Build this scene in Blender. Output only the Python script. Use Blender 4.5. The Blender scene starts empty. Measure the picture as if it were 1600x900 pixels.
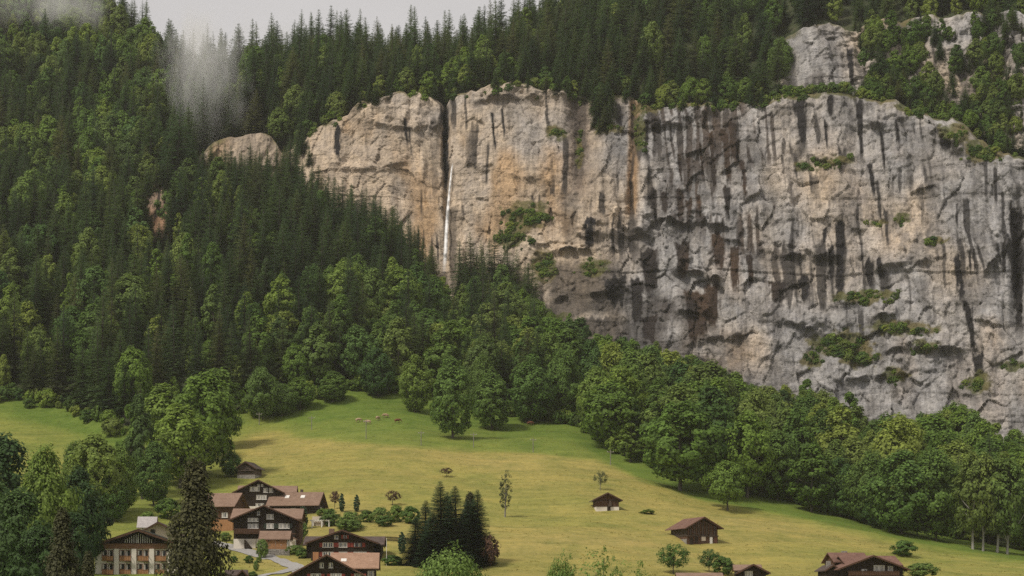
import bpy, math, random, time
import numpy as np
from mathutils import Vector, Matrix
T0 = time.time()
R = math.radians
random.seed(7); rng = np.random.default_rng(7)
S = bpy.context.scene
COL = S.collection

# ------------------------------------------------------------------ camera
F = 2889.0                 # focal length in pixels of a 1600 px wide picture
HY = 950.0                 # row of the horizon in that picture
cam_d = bpy.data.cameras.new('camera'); cam = bpy.data.objects.new('camera', cam_d); COL.objects.link(cam)
cam.location = (0, 0, 0); cam.rotation_euler = (R(90), 0, 0)
cam_d.sensor_width = 36; cam_d.lens = 36 * F / 1600; cam_d.shift_y = (HY - 450) / 1600
cam_d.clip_start = 1; cam_d.clip_end = 20000
S.camera = cam
# ------------------------------------------------------------------ sky, sun, exposure
SUN_EL, SUN_AZ = 52, -130      # azimuth clockwise from +Y (view direction): behind the viewer's left shoulder
w = bpy.data.worlds.new('World'); S.world = w; w.use_nodes = True
nt = w.node_tree; nt.nodes.clear()
out = nt.nodes.new('ShaderNodeOutputWorld'); bg = nt.nodes.new('ShaderNodeBackground')
sky = nt.nodes.new('ShaderNodeTexSky'); sky.sky_type = 'NISHITA'; sky.sun_disc = False
sky.sun_elevation = R(SUN_EL); sky.sun_rotation = R(SUN_AZ)
tc = nt.nodes.new('ShaderNodeTexCoord'); nz = nt.nodes.new('ShaderNodeTexNoise')
nz.inputs['Scale'].default_value = 7; nz.inputs['Detail'].default_value = 4
mp = nt.nodes.new('ShaderNodeMapping'); mp.inputs['Scale'].default_value = (1, 1, 2.5)
cr = nt.nodes.new('ShaderNodeValToRGB')
cr.color_ramp.elements[0].position = .3; cr.color_ramp.elements[0].color = (.435, .416, .408, 1)
cr.color_ramp.elements[1].position = .7; cr.color_ramp.elements[1].color = (.485, .466, .457, 1)
sc_ = nt.nodes.new('ShaderNodeVectorMath'); sc_.operation = 'SCALE'; sc_.inputs['Scale'].default_value = 10
mx = nt.nodes.new('ShaderNodeMix'); mx.data_type = 'RGBA'; mx.inputs[0].default_value = .96   # thick cloud cover hides the blue
L = nt.links.new
L(tc.outputs['Generated'], mp.inputs[0]); L(mp.outputs[0], nz.inputs['Vector']); L(nz.outputs[0], cr.inputs[0])
L(cr.outputs[0], sc_.inputs[0]); L(sky.outputs[0], mx.inputs[6]); L(sc_.outputs[0], mx.inputs[7])
L(mx.outputs[2], bg.inputs[0]); bg.inputs[1].default_value = .1; L(bg.outputs[0], out.inputs[0])
sd = bpy.data.lights.new('sun', 'SUN'); sun = bpy.data.objects.new('sun', sd); COL.objects.link(sun)
sd.energy = 2.3; sd.angle = R(11); sd.color = (1, .93, .82)
a, e = R(SUN_AZ), R(SUN_EL)
sv = Vector((math.sin(a) * math.cos(e), math.cos(a) * math.cos(e), math.sin(e)))
sun.rotation_euler = sv.to_track_quat('Z', 'Y').to_euler()
S.view_settings.view_transform = 'Standard'; S.view_settings.look = 'None'
S.view_settings.exposure = 0.42; S.view_settings.gamma = 1
S.render.engine = 'CYCLES'
S.cycles.use_denoising = False
S.cycles.max_bounces = 5; S.cycles.diffuse_bounces = 3; S.cycles.volume_bounces = 3; S.cycles.transmission_bounces = 3
S.cycles.transparent_max_bounces = 6; S.cycles.volume_step_rate = 2

HAZE = .00005
# ------------------------------------------------------------------ helpers
def tag(o, label=None, cat=None, group=None, kind=None):
    for k, v in (('label', label), ('category', cat), ('group', group), ('kind', kind)):
        if v: o[k] = v
    return o
def link(name, mesh, parent=None, loc=None):
    o = bpy.data.objects.new(name, mesh); COL.objects.link(o)
    if parent: o.parent = parent
    if loc is not None: o.location = loc
    return o
def mesh_np(name, V, Fc, mat, smooth=False):
    m = bpy.data.meshes.new(name)
    V = np.asarray(V, np.float32); Fc = np.asarray(Fc, np.int32)
    k = Fc.shape[1]
    m.vertices.add(len(V)); m.vertices.foreach_set('co', V.ravel())
    m.loops.add(Fc.size); m.loops.foreach_set('vertex_index', Fc.ravel())
    m.polygons.add(len(Fc)); m.polygons.foreach_set('loop_start', np.arange(len(Fc), dtype=np.int32) * k)
    m.polygons.foreach_set('loop_total', np.full(len(Fc), k, np.int32))
    if smooth: m.polygons.foreach_set('use_smooth', np.ones(len(Fc), bool))
    m.materials.append(mat); m.update(calc_edges=True); m.validate()
    return m
def grid_faces(nr, nc):
    i = np.arange(nr - 1)[:, None] * nc + np.arange(nc - 1)[None]
    return np.stack([i, i + 1, i + nc + 1, i + nc], -1).reshape(-1, 4)
def hsh(i, j, k, s=0):
    h = (i.astype(np.int64) * 374761393 + j.astype(np.int64) * 668265263 + k * 2147483647 + s * 974634777) & 0xffffffff
    h = ((h ^ (h >> 13)) * 1274126177) & 0xffffffff
    h = (h ^ (h >> 16)) & 0xffffffff
    return h / 4294967295.0
def vn(x, y, s=0):
    x, y = np.broadcast_arrays(np.asarray(x, float), np.asarray(y, float))
    i, j = np.floor(x).astype(np.int64), np.floor(y).astype(np.int64)
    u, v = x - i, y - j
    u = u * u * u * (u * (u * 6 - 15) + 10); v = v * v * v * (v * (v * 6 - 15) + 10)
    a, b, c, d = hsh(i, j, 0, s), hsh(i + 1, j, 0, s), hsh(i, j + 1, 0, s), hsh(i + 1, j + 1, 0, s)
    return (a * (1 - u) + b * u) * (1 - v) + (c * (1 - u) + d * u) * v          # 0..1
def fbm(x, y, o=4, s=0, g=.5):
    t = 0; amp = 1; n = 0
    for k in range(o):
        t = t + amp * (vn(x * 2 ** k + 17.3 * k, y * 2 ** k - 9.1 * k, s + k) - .5); n += amp; amp *= g
    return t / n * 2                                                             # about -1..1
def worley(x, y, s=0):
    """nearest-cell id and local offset"""
    i, j = np.floor(x).astype(np.int64), np.floor(y).astype(np.int64)
    best = np.full(x.shape, 9e9); sec = best.copy(); ci = np.zeros_like(i); cj = np.zeros_like(j); dx = np.zeros_like(x); dy = np.zeros_like(x)
    for a in (-1, 0, 1):
        for b in (-1, 0, 1):
            ii, jj = i + a, j + b
            px = ii + hsh(ii, jj, 1, s); py = jj + hsh(ii, jj, 2, s)
            d = (x - px) ** 2 + (y - py) ** 2
            m = d < best
            sec = np.where(m, best, np.minimum(sec, d))
            best = np.where(m, d, best); ci = np.where(m, ii, ci); cj = np.where(m, jj, cj)
            dx = np.where(m, x - px, dx); dy = np.where(m, y - py, dy)
    return ci, cj, dx, dy, np.sqrt(sec) - np.sqrt(best)
def sst(a, b, x):
    t = np.clip((x - a) / (b - a), 0, 1); return t * t * (3 - 2 * t)
def gauss_rows(A, s, axis):
    n = int(3 * s) + 1; k = np.exp(-.5 * (np.arange(-n, n + 1) / s) ** 2); k /= k.sum()
    P = np.pad(A, [(n, n) if i == axis else (0, 0) for i in range(A.ndim)], 'edge')
    return np.apply_along_axis(lambda v: np.convolve(v, k, 'valid'), axis, P)

# ------------------------------------------------------------------ materials
class NM:
    def __init__(s, name):
        s.m = bpy.data.materials.new(name); s.m.use_nodes = True; s.t = s.m.node_tree; s.t.nodes.clear()
        s.out = s.n('OutputMaterial'); s.p = s.n('BsdfPrincipled'); s.l(s.p.outputs[0], s.out.inputs[0])
        s.p.inputs['Roughness'].default_value = .85; s.p.inputs['Specular IOR Level'].default_value = .25
    def n(s, t, **k):
        nd = s.t.nodes.new('ShaderNode' + t)
        for a, b in k.items():
            if hasattr(nd, a): setattr(nd, a, b)
            else: nd.inputs[a.replace('_', ' ')].default_value = b
        return nd
    def l(s, a, b): s.t.links.new(a, b)
    def noise(s, scale, detail=4, rough=.55, vec=None, stretch=None):
        n = s.n('TexNoise'); n.inputs['Scale'].default_value = scale; n.inputs['Detail'].default_value = detail
        n.inputs['Roughness'].default_value = rough
        if vec is None: vec = s.n('TexCoord').outputs['Object']
        if stretch:
            mpn = s.n('Mapping'); mpn.inputs['Scale'].default_value = stretch; s.l(vec, mpn.inputs[0]); vec = mpn.outputs[0]
        s.l(vec, n.inputs['Vector']); return n.outputs[0]
    def ramp(s, fac, *stops):
        r = s.n('ValToRGB'); el = r.color_ramp.elements
        while len(el) < len(stops): el.new(.5)
        for q, (p, c) in zip(el, stops):
            q.position = p; q.color = (*c, 1) if len(c) == 3 else c
        s.l(fac, r.inputs[0]); return r.outputs[0]
    def mix(s, fac, a, b, mode='MIX'):
        m = s.n('Mix'); m.data_type = 'RGBA'; m.blend_type = mode
        for v, i in ((fac, 0), (a, 6), (b, 7)):
            if isinstance(v, (int, float)): m.inputs[i].default_value = v
            elif isinstance(v, tuple): m.inputs[i].default_value = (*v, 1)
            else: s.l(v, m.inputs[i])
        return m.outputs[2]
    def col(s, c):
        if isinstance(c, tuple): s.p.inputs['Base Color'].default_value = (*c, 1)
        else: s.l(c, s.p.inputs['Base Color'])
        return s
    def bump(s, h, dist, strength=1.0):
        b = s.n('Bump'); b.inputs['Distance'].default_value = dist; b.inputs['Strength'].default_value = strength
        s.l(h, b.inputs['Height']); s.l(b.outputs[0], s.p.inputs['Normal']); return s

def leaf_mat(name, cols, transl=.25, dark=.55):
    """cols: stops picked per tree; every leaf cluster varies a little on its own"""
    s = NM(name)
    oi = s.n('ObjectInfo'); geo = s.n('NewGeometry')
    c = s.ramp(oi.outputs['Random'], *[(i / max(1, len(cols) - 1), q) for i, q in enumerate(cols)])
    v = s.ramp(geo.outputs['Random Per Island'], (0, (dark,) * 3), (1, (1.35, 1.35, 1.2)))
    c = s.mix(1.0, c, v, 'MULTIPLY')
    n = s.noise(.35, 2)
    c = s.mix(1.0, c, s.ramp(n, (.3, (.8, .86, .85)), (.7, (1.2, 1.12, 1.0))), 'MULTIPLY')
    s.col(c); s.p.inputs['Roughness'].default_value = .7
    tr = s.n('BsdfTranslucent'); s.l(c, tr.inputs[0]); ms = s.n('MixShader'); ms.inputs[0].default_value = transl
    s.l(s.p.outputs[0], ms.inputs[1]); s.l(tr.outputs[0], ms.inputs[2]); s.l(ms.outputs[0], s.out.inputs[0])
    return s.m
M = {}
M['spruce'] = leaf_mat('spruce_needles', [(.072, .122, .058), (.120, .185, .070), (.085, .145, .064), (.165, .215, .078), (.090, .160, .070), (.185, .195, .082), (.066, .116, .068), (.140, .205, .072), (.058, .102, .056), (.105, .165, .062), (.060, .108, .050)], .35, .5)
M['spruce_dark'] = leaf_mat('fir_needles', [(.070, .130, .082), (.088, .150, .086)], .35)
M['spruce_brown'] = leaf_mat('old_spruce_needles', [(.072, .074, .034), (.088, .084, .038)], .25)
M['leaf'] = leaf_mat('broadleaf_leaves', [(.080, .150, .038), (.150, .250, .048), (.260, .350, .066), (.085, .170, .052), (.300, .360, .078), (.066, .125, .040), (.190, .290, .052), (.100, .180, .036), (.240, .300, .080), (.120, .215, .056)], .45, .6)
M['leaf_dark'] = leaf_mat('maple_leaves', [(.070, .140, .042), (.120, .210, .050), (.200, .280, .058), (.085, .155, .038), (.150, .235, .060)], .4, .6)
M['leaf_lone'] = leaf_mat('lime_leaves', [(.175, .275, .055), (.185, .285, .058)], .4, .65)
M['leaf_shade'] = leaf_mat('alder_leaves', [(.042, .086, .032), (.060, .112, .036), (.078, .135, .038)], .35, .6)
M['leaf_bright'] = leaf_mat('fresh_leaves', [(.175, .265, .070), (.195, .275, .080)], .4)
M['leaf_red'] = leaf_mat('copper_leaves', [(.105, .060, .045), (.13, .070, .05)], .3)
M['leaf_pale'] = leaf_mat('pale_leaves', [(.15, .165, .075), (.17, .175, .085)], .35)
def bark(name, c1, c2):
    s = NM(name); n = s.noise(1.5, 5, .6, stretch=(3, 3, .5)); s.col(s.ramp(n, (.3, c1), (.7, c2))); s.bump(n, .05); return s.m
M['bark'] = bark('bark', (.05, .042, .035), (.13, .115, .095))
M['birch'] = bark('birch_bark', (.16, .15, .13), (.42, .40, .36))
M['bark_pale'] = bark('pale_bark', (.16, .145, .12), (.30, .28, .24))

# meadow: dry straw coloured grass and green patches
s = NM('meadow_grass')
co = s.n('TexCoord').outputs['Object']
at_ = s.n('Attribute', attribute_name='tone')
big = s.noise(.016, 5, .6, co); mid = s.noise(.11, 6, .7, co, stretch=(1, .8, 3)); fine = s.noise(.8, 5, .8, co)
c = s.ramp(s.mix(.45, at_.outputs['Color'], big), (.30, (.112, .162, .030)), (.46, (.195, .212, .050)), (.62, (.278, .242, .074)), (.8, (.328, .264, .100)))
c = s.mix(1.0, c, s.ramp(mid, (.3, (.66, .76, .66)), (.5, (1, 1, 1)), (.7, (1.2, 1.12, 1.1))), 'MULTIPLY')
c = s.mix(1.0, c, s.ramp(fine, (.25, (.72, .74, .7)), (.75, (1.25, 1.22, 1.2))), 'MULTIPLY')
ter = s.noise(1.0, 4, .6, co, stretch=(.035, .30, .3)); c = s.mix(1.0, c, s.ramp(ter, (.35, (.86, .88, .86)), (.6, (1.07, 1.06, 1.04))), 'MULTIPLY')
s.col(c); s.p.inputs['Roughness'].default_value = .95; s.p.inputs['Specular IOR Level'].default_value = .1
s.bump(s.mix(.5, mid, fine), .5, .8); M['meadow'] = s.m
s = NM('lawn_grass'); n = s.noise(.5, 5, .7); s.col(s.ramp(n, (.3, (.13, .20, .03)), (.7, (.21, .27, .05)))); s.bump(n, .15); M['lawn'] = s.m
s = NM('forest_floor'); n = s.noise(.12, 6, .65); s.col(s.ramp(n, (.3, (.022, .030, .014)), (.55, (.045, .055, .022)), (.75, (.085, .075, .045)))); s.bump(n, 1.5); M['floor'] = s.m
# rock: pigment from the stored colour (limestone, ochre, water stains, dark bands under ledges, moss), relief and speckle from noise
s = NM('limestone')
at_ = s.n('Attribute', attribute_name='pigment'); co = s.n('TexCoord').outputs['Object']
f1 = s.noise(.9, 6, .7, co, stretch=(1.4, 1.4, .7)); f2 = s.noise(.25, 5, .65, co)
f3 = s.noise(1.1, 5, .7, co, stretch=(.6, .6, 3.0))
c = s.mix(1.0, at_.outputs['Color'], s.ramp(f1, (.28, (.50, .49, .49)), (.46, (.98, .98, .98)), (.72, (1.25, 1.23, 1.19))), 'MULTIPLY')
c = s.mix(1.0, c, s.ramp(f2, (.3, (.82, .82, .84)), (.7, (1.12, 1.1, 1.06))), 'MULTIPLY')
c = s.mix(1.0, c, s.ramp(f3, (.35, (.8, .79, .79)), (.52, (1.05, 1.05, 1.05))), 'MULTIPLY')
s.col(c); s.p.inputs['Roughness'].default_value = .9; s.bump(s.mix(.5, f1, f3), 1.1, 1.0); M['rock'] = s.m

# ------------------------------------------------------------------ terrain: one profile per bearing, real metres
PX = np.concatenate([np.arange(-2600, -400, 100), np.arange(-400, 2001, 8), np.arange(2100, 4200, 100)]).astype(float)
NC = len(PX)
def poly(pts, col):      # pts: (bearing px, row py, distance Y)
    p = np.array(pts, float); return np.interp(PX, p[:, 0], p[:, col])
EDGE = [(-400, 620, 600), (0, 642, 600), (100, 657, 590), (190, 700, 545), (280, 672, 575), (370, 668, 580), (440, 652, 590), (540, 628, 600), (640, 622, 605),
        (700, 640, 600), (800, 655, 590), (900, 668, 578), (930, 692, 556), (1000, 732, 526), (1100, 766, 507), (1200, 785, 500), (1300, 806, 494), (1400, 830, 488),
        (1500, 850, 484), (1600, 868, 480), (2000, 915, 470)]
BASE = [(-400, 330, 790), (0, 330, 792), (200, 340, 790), (225, 385, 765), (268, 385, 765), (300, 280, 826), (440, 278, 826), (468, 300, 812), (560, 330, 806), (640, 385, 798),
        (690, 470, 786), (760, 470, 784), (830, 505, 768), (930, 545, 752), (1000, 575, 742), (1070, 610, 733), (1170, 650, 722), (1300, 695, 708), (1450, 725, 694), (1600, 745, 680), (2000, 790, 650)]
RIM = [(-400, 318, 797), (0, 318, 799), (200, 326, 797), (222, 318, 788), (240, 290, 787), (262, 282, 787), (270, 300, 788), (296, 262, 834), (320, 234, 838), (345, 220, 841), (400, 208, 843), (425, 212, 843), (442, 240, 838),
       (455, 232, 836), (470, 214, 836), (486, 205, 832), (505, 195, 830), (530, 185, 830), (560, 165, 830), (620, 150, 829), (676, 152, 828), (687, 156, 830), (693, 170, 833), (698, 172, 833), (703, 156, 830), (715, 148, 826),
       (740, 140, 824), (800, 131, 818), (850, 139, 812), (900, 146, 808), (922, 158, 806), (935, 164, 802), (950, 160, 802), (962, 146, 806), (985, 148, 804), (1003, 165, 797), (1040, 166, 793), (1100, 166, 787), (1160, 165, 782), (1220, 152, 776),
       (1245, 146, 774), (1300, 150, 769), (1340, 156, 766), (1400, 162, 760), (1450, 180, 752), (1500, 192, 745), (1550, 230, 736), (1600, 252, 728), (2000, 300, 690)]
BENCH = [(-400, 280, 830), (200, 285, 830), (340, 205, 860), (480, 180, 850), (700, 138, 850), (1000, 105, 830), (1200, 130, 800), (1230, 142, 790), (1300, 142, 785), (1350, 146, 783), (1450, 165, 772), (1600, 225, 750), (2000, 270, 715)]
TIER = [(-400, 210, 890), (200, 220, 875), (340, 180, 890), (480, 150, 885), (700, 122, 880), (1000, 60, 860), (1180, 60, 835), (1225, 62, 812), (1260, 44, 802), (1300, 42, 800), (1350, 40, 800), (1450, 25, 795), (1600, 20, 780), (2000, 50, 740)]
CREST = [(-400, -140, 1060), (0, -80, 1050), (100, -30, 1030), (200, 62, 985), (280, 120, 950), (340, 130, 950), (420, 112, 965), (480, 100, 965), (560, 116, 935), (640, 110, 930), (720, 106, 922), (800, 92, 922),
         (840, 62, 930), (900, 15, 940), (1000, -60, 950), (1100, -120, 960), (1600, -200, 950), (2000, -200, 930)]
keys = []
def keyYZ(Y, Z): keys.append((np.broadcast_to(Y, PX.shape).astype(float), np.broadcast_to(Z, PX.shape).astype(float)))
def keyP(pts):
    Y = poly(pts, 2); py = poly(pts, 1)
    if pts is TIER: py = py + 16 * fbm(PX / 36, PX * 0 + 3.3, 5, 19, .7) * sst(1190, 1240, PX)
    if pts is RIM: py = py + 10 * fbm(PX / 16, PX * 0 + 1.7, 4, 18, .7) * sst(300, 320, PX) * (1 - sst(430, 445, PX)) + 13 * fbm(PX / 30, PX * 0, 5, 17, .75) * sst(440, 480, PX)
    keyYZ(Y, (HY - py) / F * Y)
keyYZ(15., -9.); keyYZ(120., -8.5); keyYZ(235., -3.2)
keyYZ(330., (HY - 906) / F * 330)
eY, ePy = poly(EDGE, 2), poly(EDGE, 1)
for fr, lift in ((.45, 3), (.72, -4)):           # a shallow terrace below the upper pasture
    Yk = 330 + (eY - 330) * fr; pk = 906 + (ePy - 906) * fr + lift * sst(450, 560, PX) * (1 - sst(900, 1000, PX)); keyYZ(Yk, (HY - pk) / F * Yk)
for p in (EDGE, BASE, RIM, BENCH, TIER, CREST): keyP(p)
keyYZ(keys[-1][0] + 60, keys[-1][1] - 6); keyYZ(keys[-1][0] + 300, keys[-1][1] - 90)
rows_n = [8, 10, 26, 34, 30, 30, 60, 30, 14, 24, 60, 6, 6]
TY, TZ, seg = [], [], []
for k, n in enumerate(rows_n):
    for q in range(n):
        f = q / n
        TY.append(keys[k][0] * (1 - f) + keys[k + 1][0] * f); TZ.append(keys[k][1] * (1 - f) + keys[k + 1][1] * f); seg.append(k + f)
TY.append(keys[-1][0]); TZ.append(keys[-1][1]); seg.append(len(rows_n))
TY, TZ, seg = np.array(TY), np.array(TZ), np.array(seg)
ie, ib, ir = int(np.argmin(abs(seg - 6))), int(np.argmin(abs(seg - 7))), int(np.argmin(abs(seg - 8)))
TZ[:ie + 20] = gauss_rows(TZ, 7, 0)[:ie + 20]; 
TZs = gauss_rows(TZ, 3, 1); TYs = gauss_rows(TY, 3, 1)
TZ[:ie + 1] = TZs[:ie + 1]; TY[:ie + 1] = TYs[:ie + 1]
for A, As in ((TZ, TZs), (TY, TYs)): A[ir + 12:] = As[ir + 12:]
tt = np.clip(seg - 7, 0, 1)[:, None]; back = 16 * sst(0, .2, tt) * (1 - .55 * sst(.8, 1, tt)) * (1 - sst(8.0, 8.9, seg))[:, None] * np.maximum(sst(440, 470, PX), np.maximum(sst(206, 222, PX) * (1 - sst(268, 282, PX)), sst(284, 300, PX)))[None]
tt = np.clip(seg - 9, 0, 1)[:, None]; back = back + 10 * sst(0, .2, tt) * (1 - sst(10, 10.8, seg))[:, None] * sst(1200, 1225, PX)[None]
TY += back
TX = (PX[None] - 800) / F * TY
mw = (1 - sst(5.6, 6.3, seg))[:, None] * sst(60, 200, TY)
TZ += mw * (1.7 * fbm(TX / 45, TY / 26, 4, 3) + .5 * fbm(TX / 9, TY / 7, 3, 5)) + sst(6, 6.4, seg)[:, None] * 2.0 * fbm(TX / 25, TY / 25, 4, 8)

def gcol(px):
    i = int(np.clip(np.searchsorted(PX, px) - 1, 0, NC - 2)); f = (px - PX[i]) / (PX[i + 1] - PX[i]); return i, min(1, max(0, f))
def gz(X, Y):
    """ground height on the meadow and the slope below the cliff"""
    i, f = gcol(800 + F * X / Y)
    z0 = np.interp(Y, TY[:ib + 1, i], TZ[:ib + 1, i]); z1 = np.interp(Y, TY[:ib + 1, i + 1], TZ[:ib + 1, i + 1]); return float(z0 * (1 - f) + z1 * f)
def ground(px, py, seg_to=None):
    """where the ground lies along a bearing at that elevation: first hit"""
    i, f = gcol(px); k = seg_to or ib
    Yc = TY[:k, i] * (1 - f) + TY[:k, i + 1] * f; Zc = TZ[:k, i] * (1 - f) + TZ[:k, i + 1] * f
    p = HY - F * Zc / Yc
    j = np.nonzero(p <= py)[0]; j = j[0] if len(j) else len(p) - 1
    if j == 0: Y = Yc[0]
    else:
        t = (p[j - 1] - py) / (p[j - 1] - p[j] + 1e-9); Y = Yc[j - 1] + min(1, max(0, t)) * (Yc[j] - Yc[j - 1])
    X = (px - 800) / F * Y
    return Vector((X, Y, gz(X, Y)))
def ground_y(px, Y):
    X = (px - 800) / F * Y; return Vector((X, Y, gz(X, Y)))
def proj(p): return 800 + F * p[0] / p[1], HY - F * p[2] / p[1]
def terrain(name, r0, r1, mat):
    V = np.stack([TX[r0:r1], TY[r0:r1], TZ[r0:r1]], -1).reshape(-1, 3)
    m = mesh_np(name, V, grid_faces(r1 - r0, NC), mat, True)
    o = link(name, m); o['kind'] = 'structure'; return o
mead = terrain('meadow', 0, ie + 3, M['meadow'])
hill = terrain('hillside', ie + 2, len(seg), M['floor'])
# grass tone: straw on the lower hay meadow, green on the upper pasture, the left pasture and along the wood
gx, gy = TX[:ie + 3], TY[:ie + 3]; gp = np.broadcast_to(PX[None], gx.shape); gr = HY - F * TZ[:ie + 3] / gy
straw = .72 + .16 * fbm(gx / 60, gy / 60, 4, 11)
terr = np.interp(gp, [360, 420, 500, 600, 700, 850, 930, 1000, 1100, 1300, 1600], [662, 668, 683, 692, 698, 706, 716, 745, 778, 815, 872])
up = 1 - sst(-3, 9, gr - terr + 5 * fbm(gx / 15, gy / 15, 3, 21)); straw -= .50 * up * sst(370, 500, gp)
straw -= .34 * (1 - sst(330, 420, gp)) ; straw -= .25 * sst(880, 905, gr) * (1 - sst(600, 700, gp)) 
straw -= .30 * (1 - sst(0, 26, gr - np.interp(gp, [p[0] for p in EDGE], [p[1] for p in EDGE])))
straw -= .12 * sst(1000, 1300, gp)
ca = mead.data.color_attributes.new('tone', 'FLOAT_COLOR', 'POINT')
st = np.clip(straw, 0, 1).ravel(); ca.data.foreach_set('color', np.stack([st, st, st, np.ones_like(st)], -1).astype(np.float32).ravel())

# ------------------------------------------------------------------ cliff
YOF = lambda k, px: np.interp(px, PX, keys[k][0])
ZOF = lambda k, px: np.interp(px, PX, keys[k][1])
# water stains, the dark gully and the dark crevice on the face: bearing px, rows from-to, width px, strength, sideways drift
STREAK = [(1250, 160, 232, 17, 1, 8), (1297, 155, 188, 9, .9, 2), (1343, 162, 262, 9, .9, 6), (1360, 258, 312, 8, .8, 10), (1378, 212, 284, 5, .8, 6), (1290, 188, 246, 4, .8, 4), (1401, 198, 238, 5, .8, 6),
    (1478, 218, 252, 20, .8, 6), (1328, 78, 142, 10, .9, 6), (1312, 350, 482, 17, 1, 0), (1299, 388, 442, 9, 1, 2), (1288, 362, 388, 7, .9, 0), (1358, 410, 455, 15, .8, 0), (1373, 412, 448, 7, .9, 4), (1255, 435, 482, 17, .9, 4),
    (1215, 440, 478, 26, 1, 3), (1497, 405, 485, 12, .95, 12), (1513, 480, 560, 13, .9, 14), (1528, 555, 612, 14, .9, 6), (1588, 330, 540, 18, 1, 6), (1568, 380, 440, 7, .8, 2), (1372, 285, 385, 5, .7, 10), (1384, 330, 388, 6, .7, 4), (1495, 325, 370, 4, .8, 0),
    (1515, 395, 432, 4, .8, 2), (1522, 395, 430, 4, .8, 2), (1020, 300, 345, 13, 1, 4), (1038, 296, 346, 12, 1, 2), (1062, 298, 348, 12, 1, 3), (1076, 310, 346, 9, 1, 3), (1092, 300, 352, 6, .8, 4), (1112, 214, 305, 10, .9, 8),
    (1132, 208, 296, 12, 1, 10), (1146, 194, 262, 14, 1, 6), (1160, 250, 310, 9, .9, 6), (1075, 236, 300, 7, .8, 2), (1062, 240, 290, 6, .8, 4), (1095, 225, 290, 6, .8, 6), (1136, 300, 352, 10, .9, 2), (1066, 380, 445, 22, .9, 0), (1122, 368, 428, 18, 1, 3),
    (1147, 385, 462, 15, .9, 4), (1172, 400, 450, 10, .8, 3), (1090, 458, 545, 44, .85, 0), (1112, 445, 520, 20, .9, 0), (1015, 395, 470, 26, .95, 6), (960, 438, 484, 38, 1, 4), (995, 440, 520, 20, .9, 2), (1014, 498, 545, 26, .9, 0), (905, 150, 300, 24, .5, 0), (922, 350, 395, 16, .9, 0),
    (527, 204, 258, 11, .9, 2), (633, 185, 238, 5, .8, 5), (640, 205, 245, 4, .7, 4), (696, 180, 300, 10, 1, 2), (708, 330, 470, 14, .5, 0), (770, 190, 252, 4, .8, 6), (785, 180, 222, 4, .8, 4), (1022, 175, 232, 10, .8, 0), (1010, 190, 260, 7, .8, 0), (680, 215, 330, 10, .35, 0),
    (890, 300, 395, 30, .45, 0), (870, 480, 540, 60, .55, 0), (940, 500, 560, 70, .6, 0), (1150, 520, 600, 40, .4, 0), (1215, 480, 560, 22, .35, 0), (1100, 560, 630, 60, .5, 0), (1420, 250, 300, 8, .5, 3), (1440, 300, 360, 9, .5, 3), (1540, 250, 330, 8, .6, 3), (1555, 270, 330, 6, .7, 2)]
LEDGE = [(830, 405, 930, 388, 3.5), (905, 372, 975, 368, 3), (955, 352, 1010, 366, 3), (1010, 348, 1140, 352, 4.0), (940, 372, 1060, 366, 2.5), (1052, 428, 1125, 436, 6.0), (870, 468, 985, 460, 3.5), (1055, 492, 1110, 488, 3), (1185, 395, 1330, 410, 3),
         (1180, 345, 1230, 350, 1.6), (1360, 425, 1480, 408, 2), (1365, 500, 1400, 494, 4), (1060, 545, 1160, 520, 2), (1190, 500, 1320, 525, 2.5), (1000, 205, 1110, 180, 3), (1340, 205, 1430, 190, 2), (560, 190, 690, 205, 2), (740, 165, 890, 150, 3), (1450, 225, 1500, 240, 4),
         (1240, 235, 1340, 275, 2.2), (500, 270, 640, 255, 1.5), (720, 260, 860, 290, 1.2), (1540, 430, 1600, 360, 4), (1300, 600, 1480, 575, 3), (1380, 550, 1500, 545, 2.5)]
GREEN = [(872, 210, 36, 20), (905, 232, 14, 40), (822, 340, 66, 46), (800, 372, 50, 40), (928, 420, 44, 30), (846, 420, 34, 46), (860, 500, 60, 12), (1312, 542, 92, 40), (1340, 560, 60, 30), (1350, 466, 92, 22), (1412, 345, 26, 16), (1372, 350, 30, 8), (1410, 516, 110, 20), (1462, 380, 34, 12),
         (1300, 257, 64, 16), (1260, 264, 34, 12), (1450, 545, 44, 18), (1580, 572, 46, 16), (1270, 560, 34, 24), (1400, 590, 36, 22), (1240, 150, 90, 16), (1440, 172, 90, 26), (1490, 215, 44, 30), (1540, 240, 60, 40), (1010, 170, 40, 20), (1000, 208, 16, 60), (950, 200, 46, 18), (1100, 165, 90, 8), (1180, 162, 60, 8), (800, 133, 90, 6), (1530, 600, 40, 30)]
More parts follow.
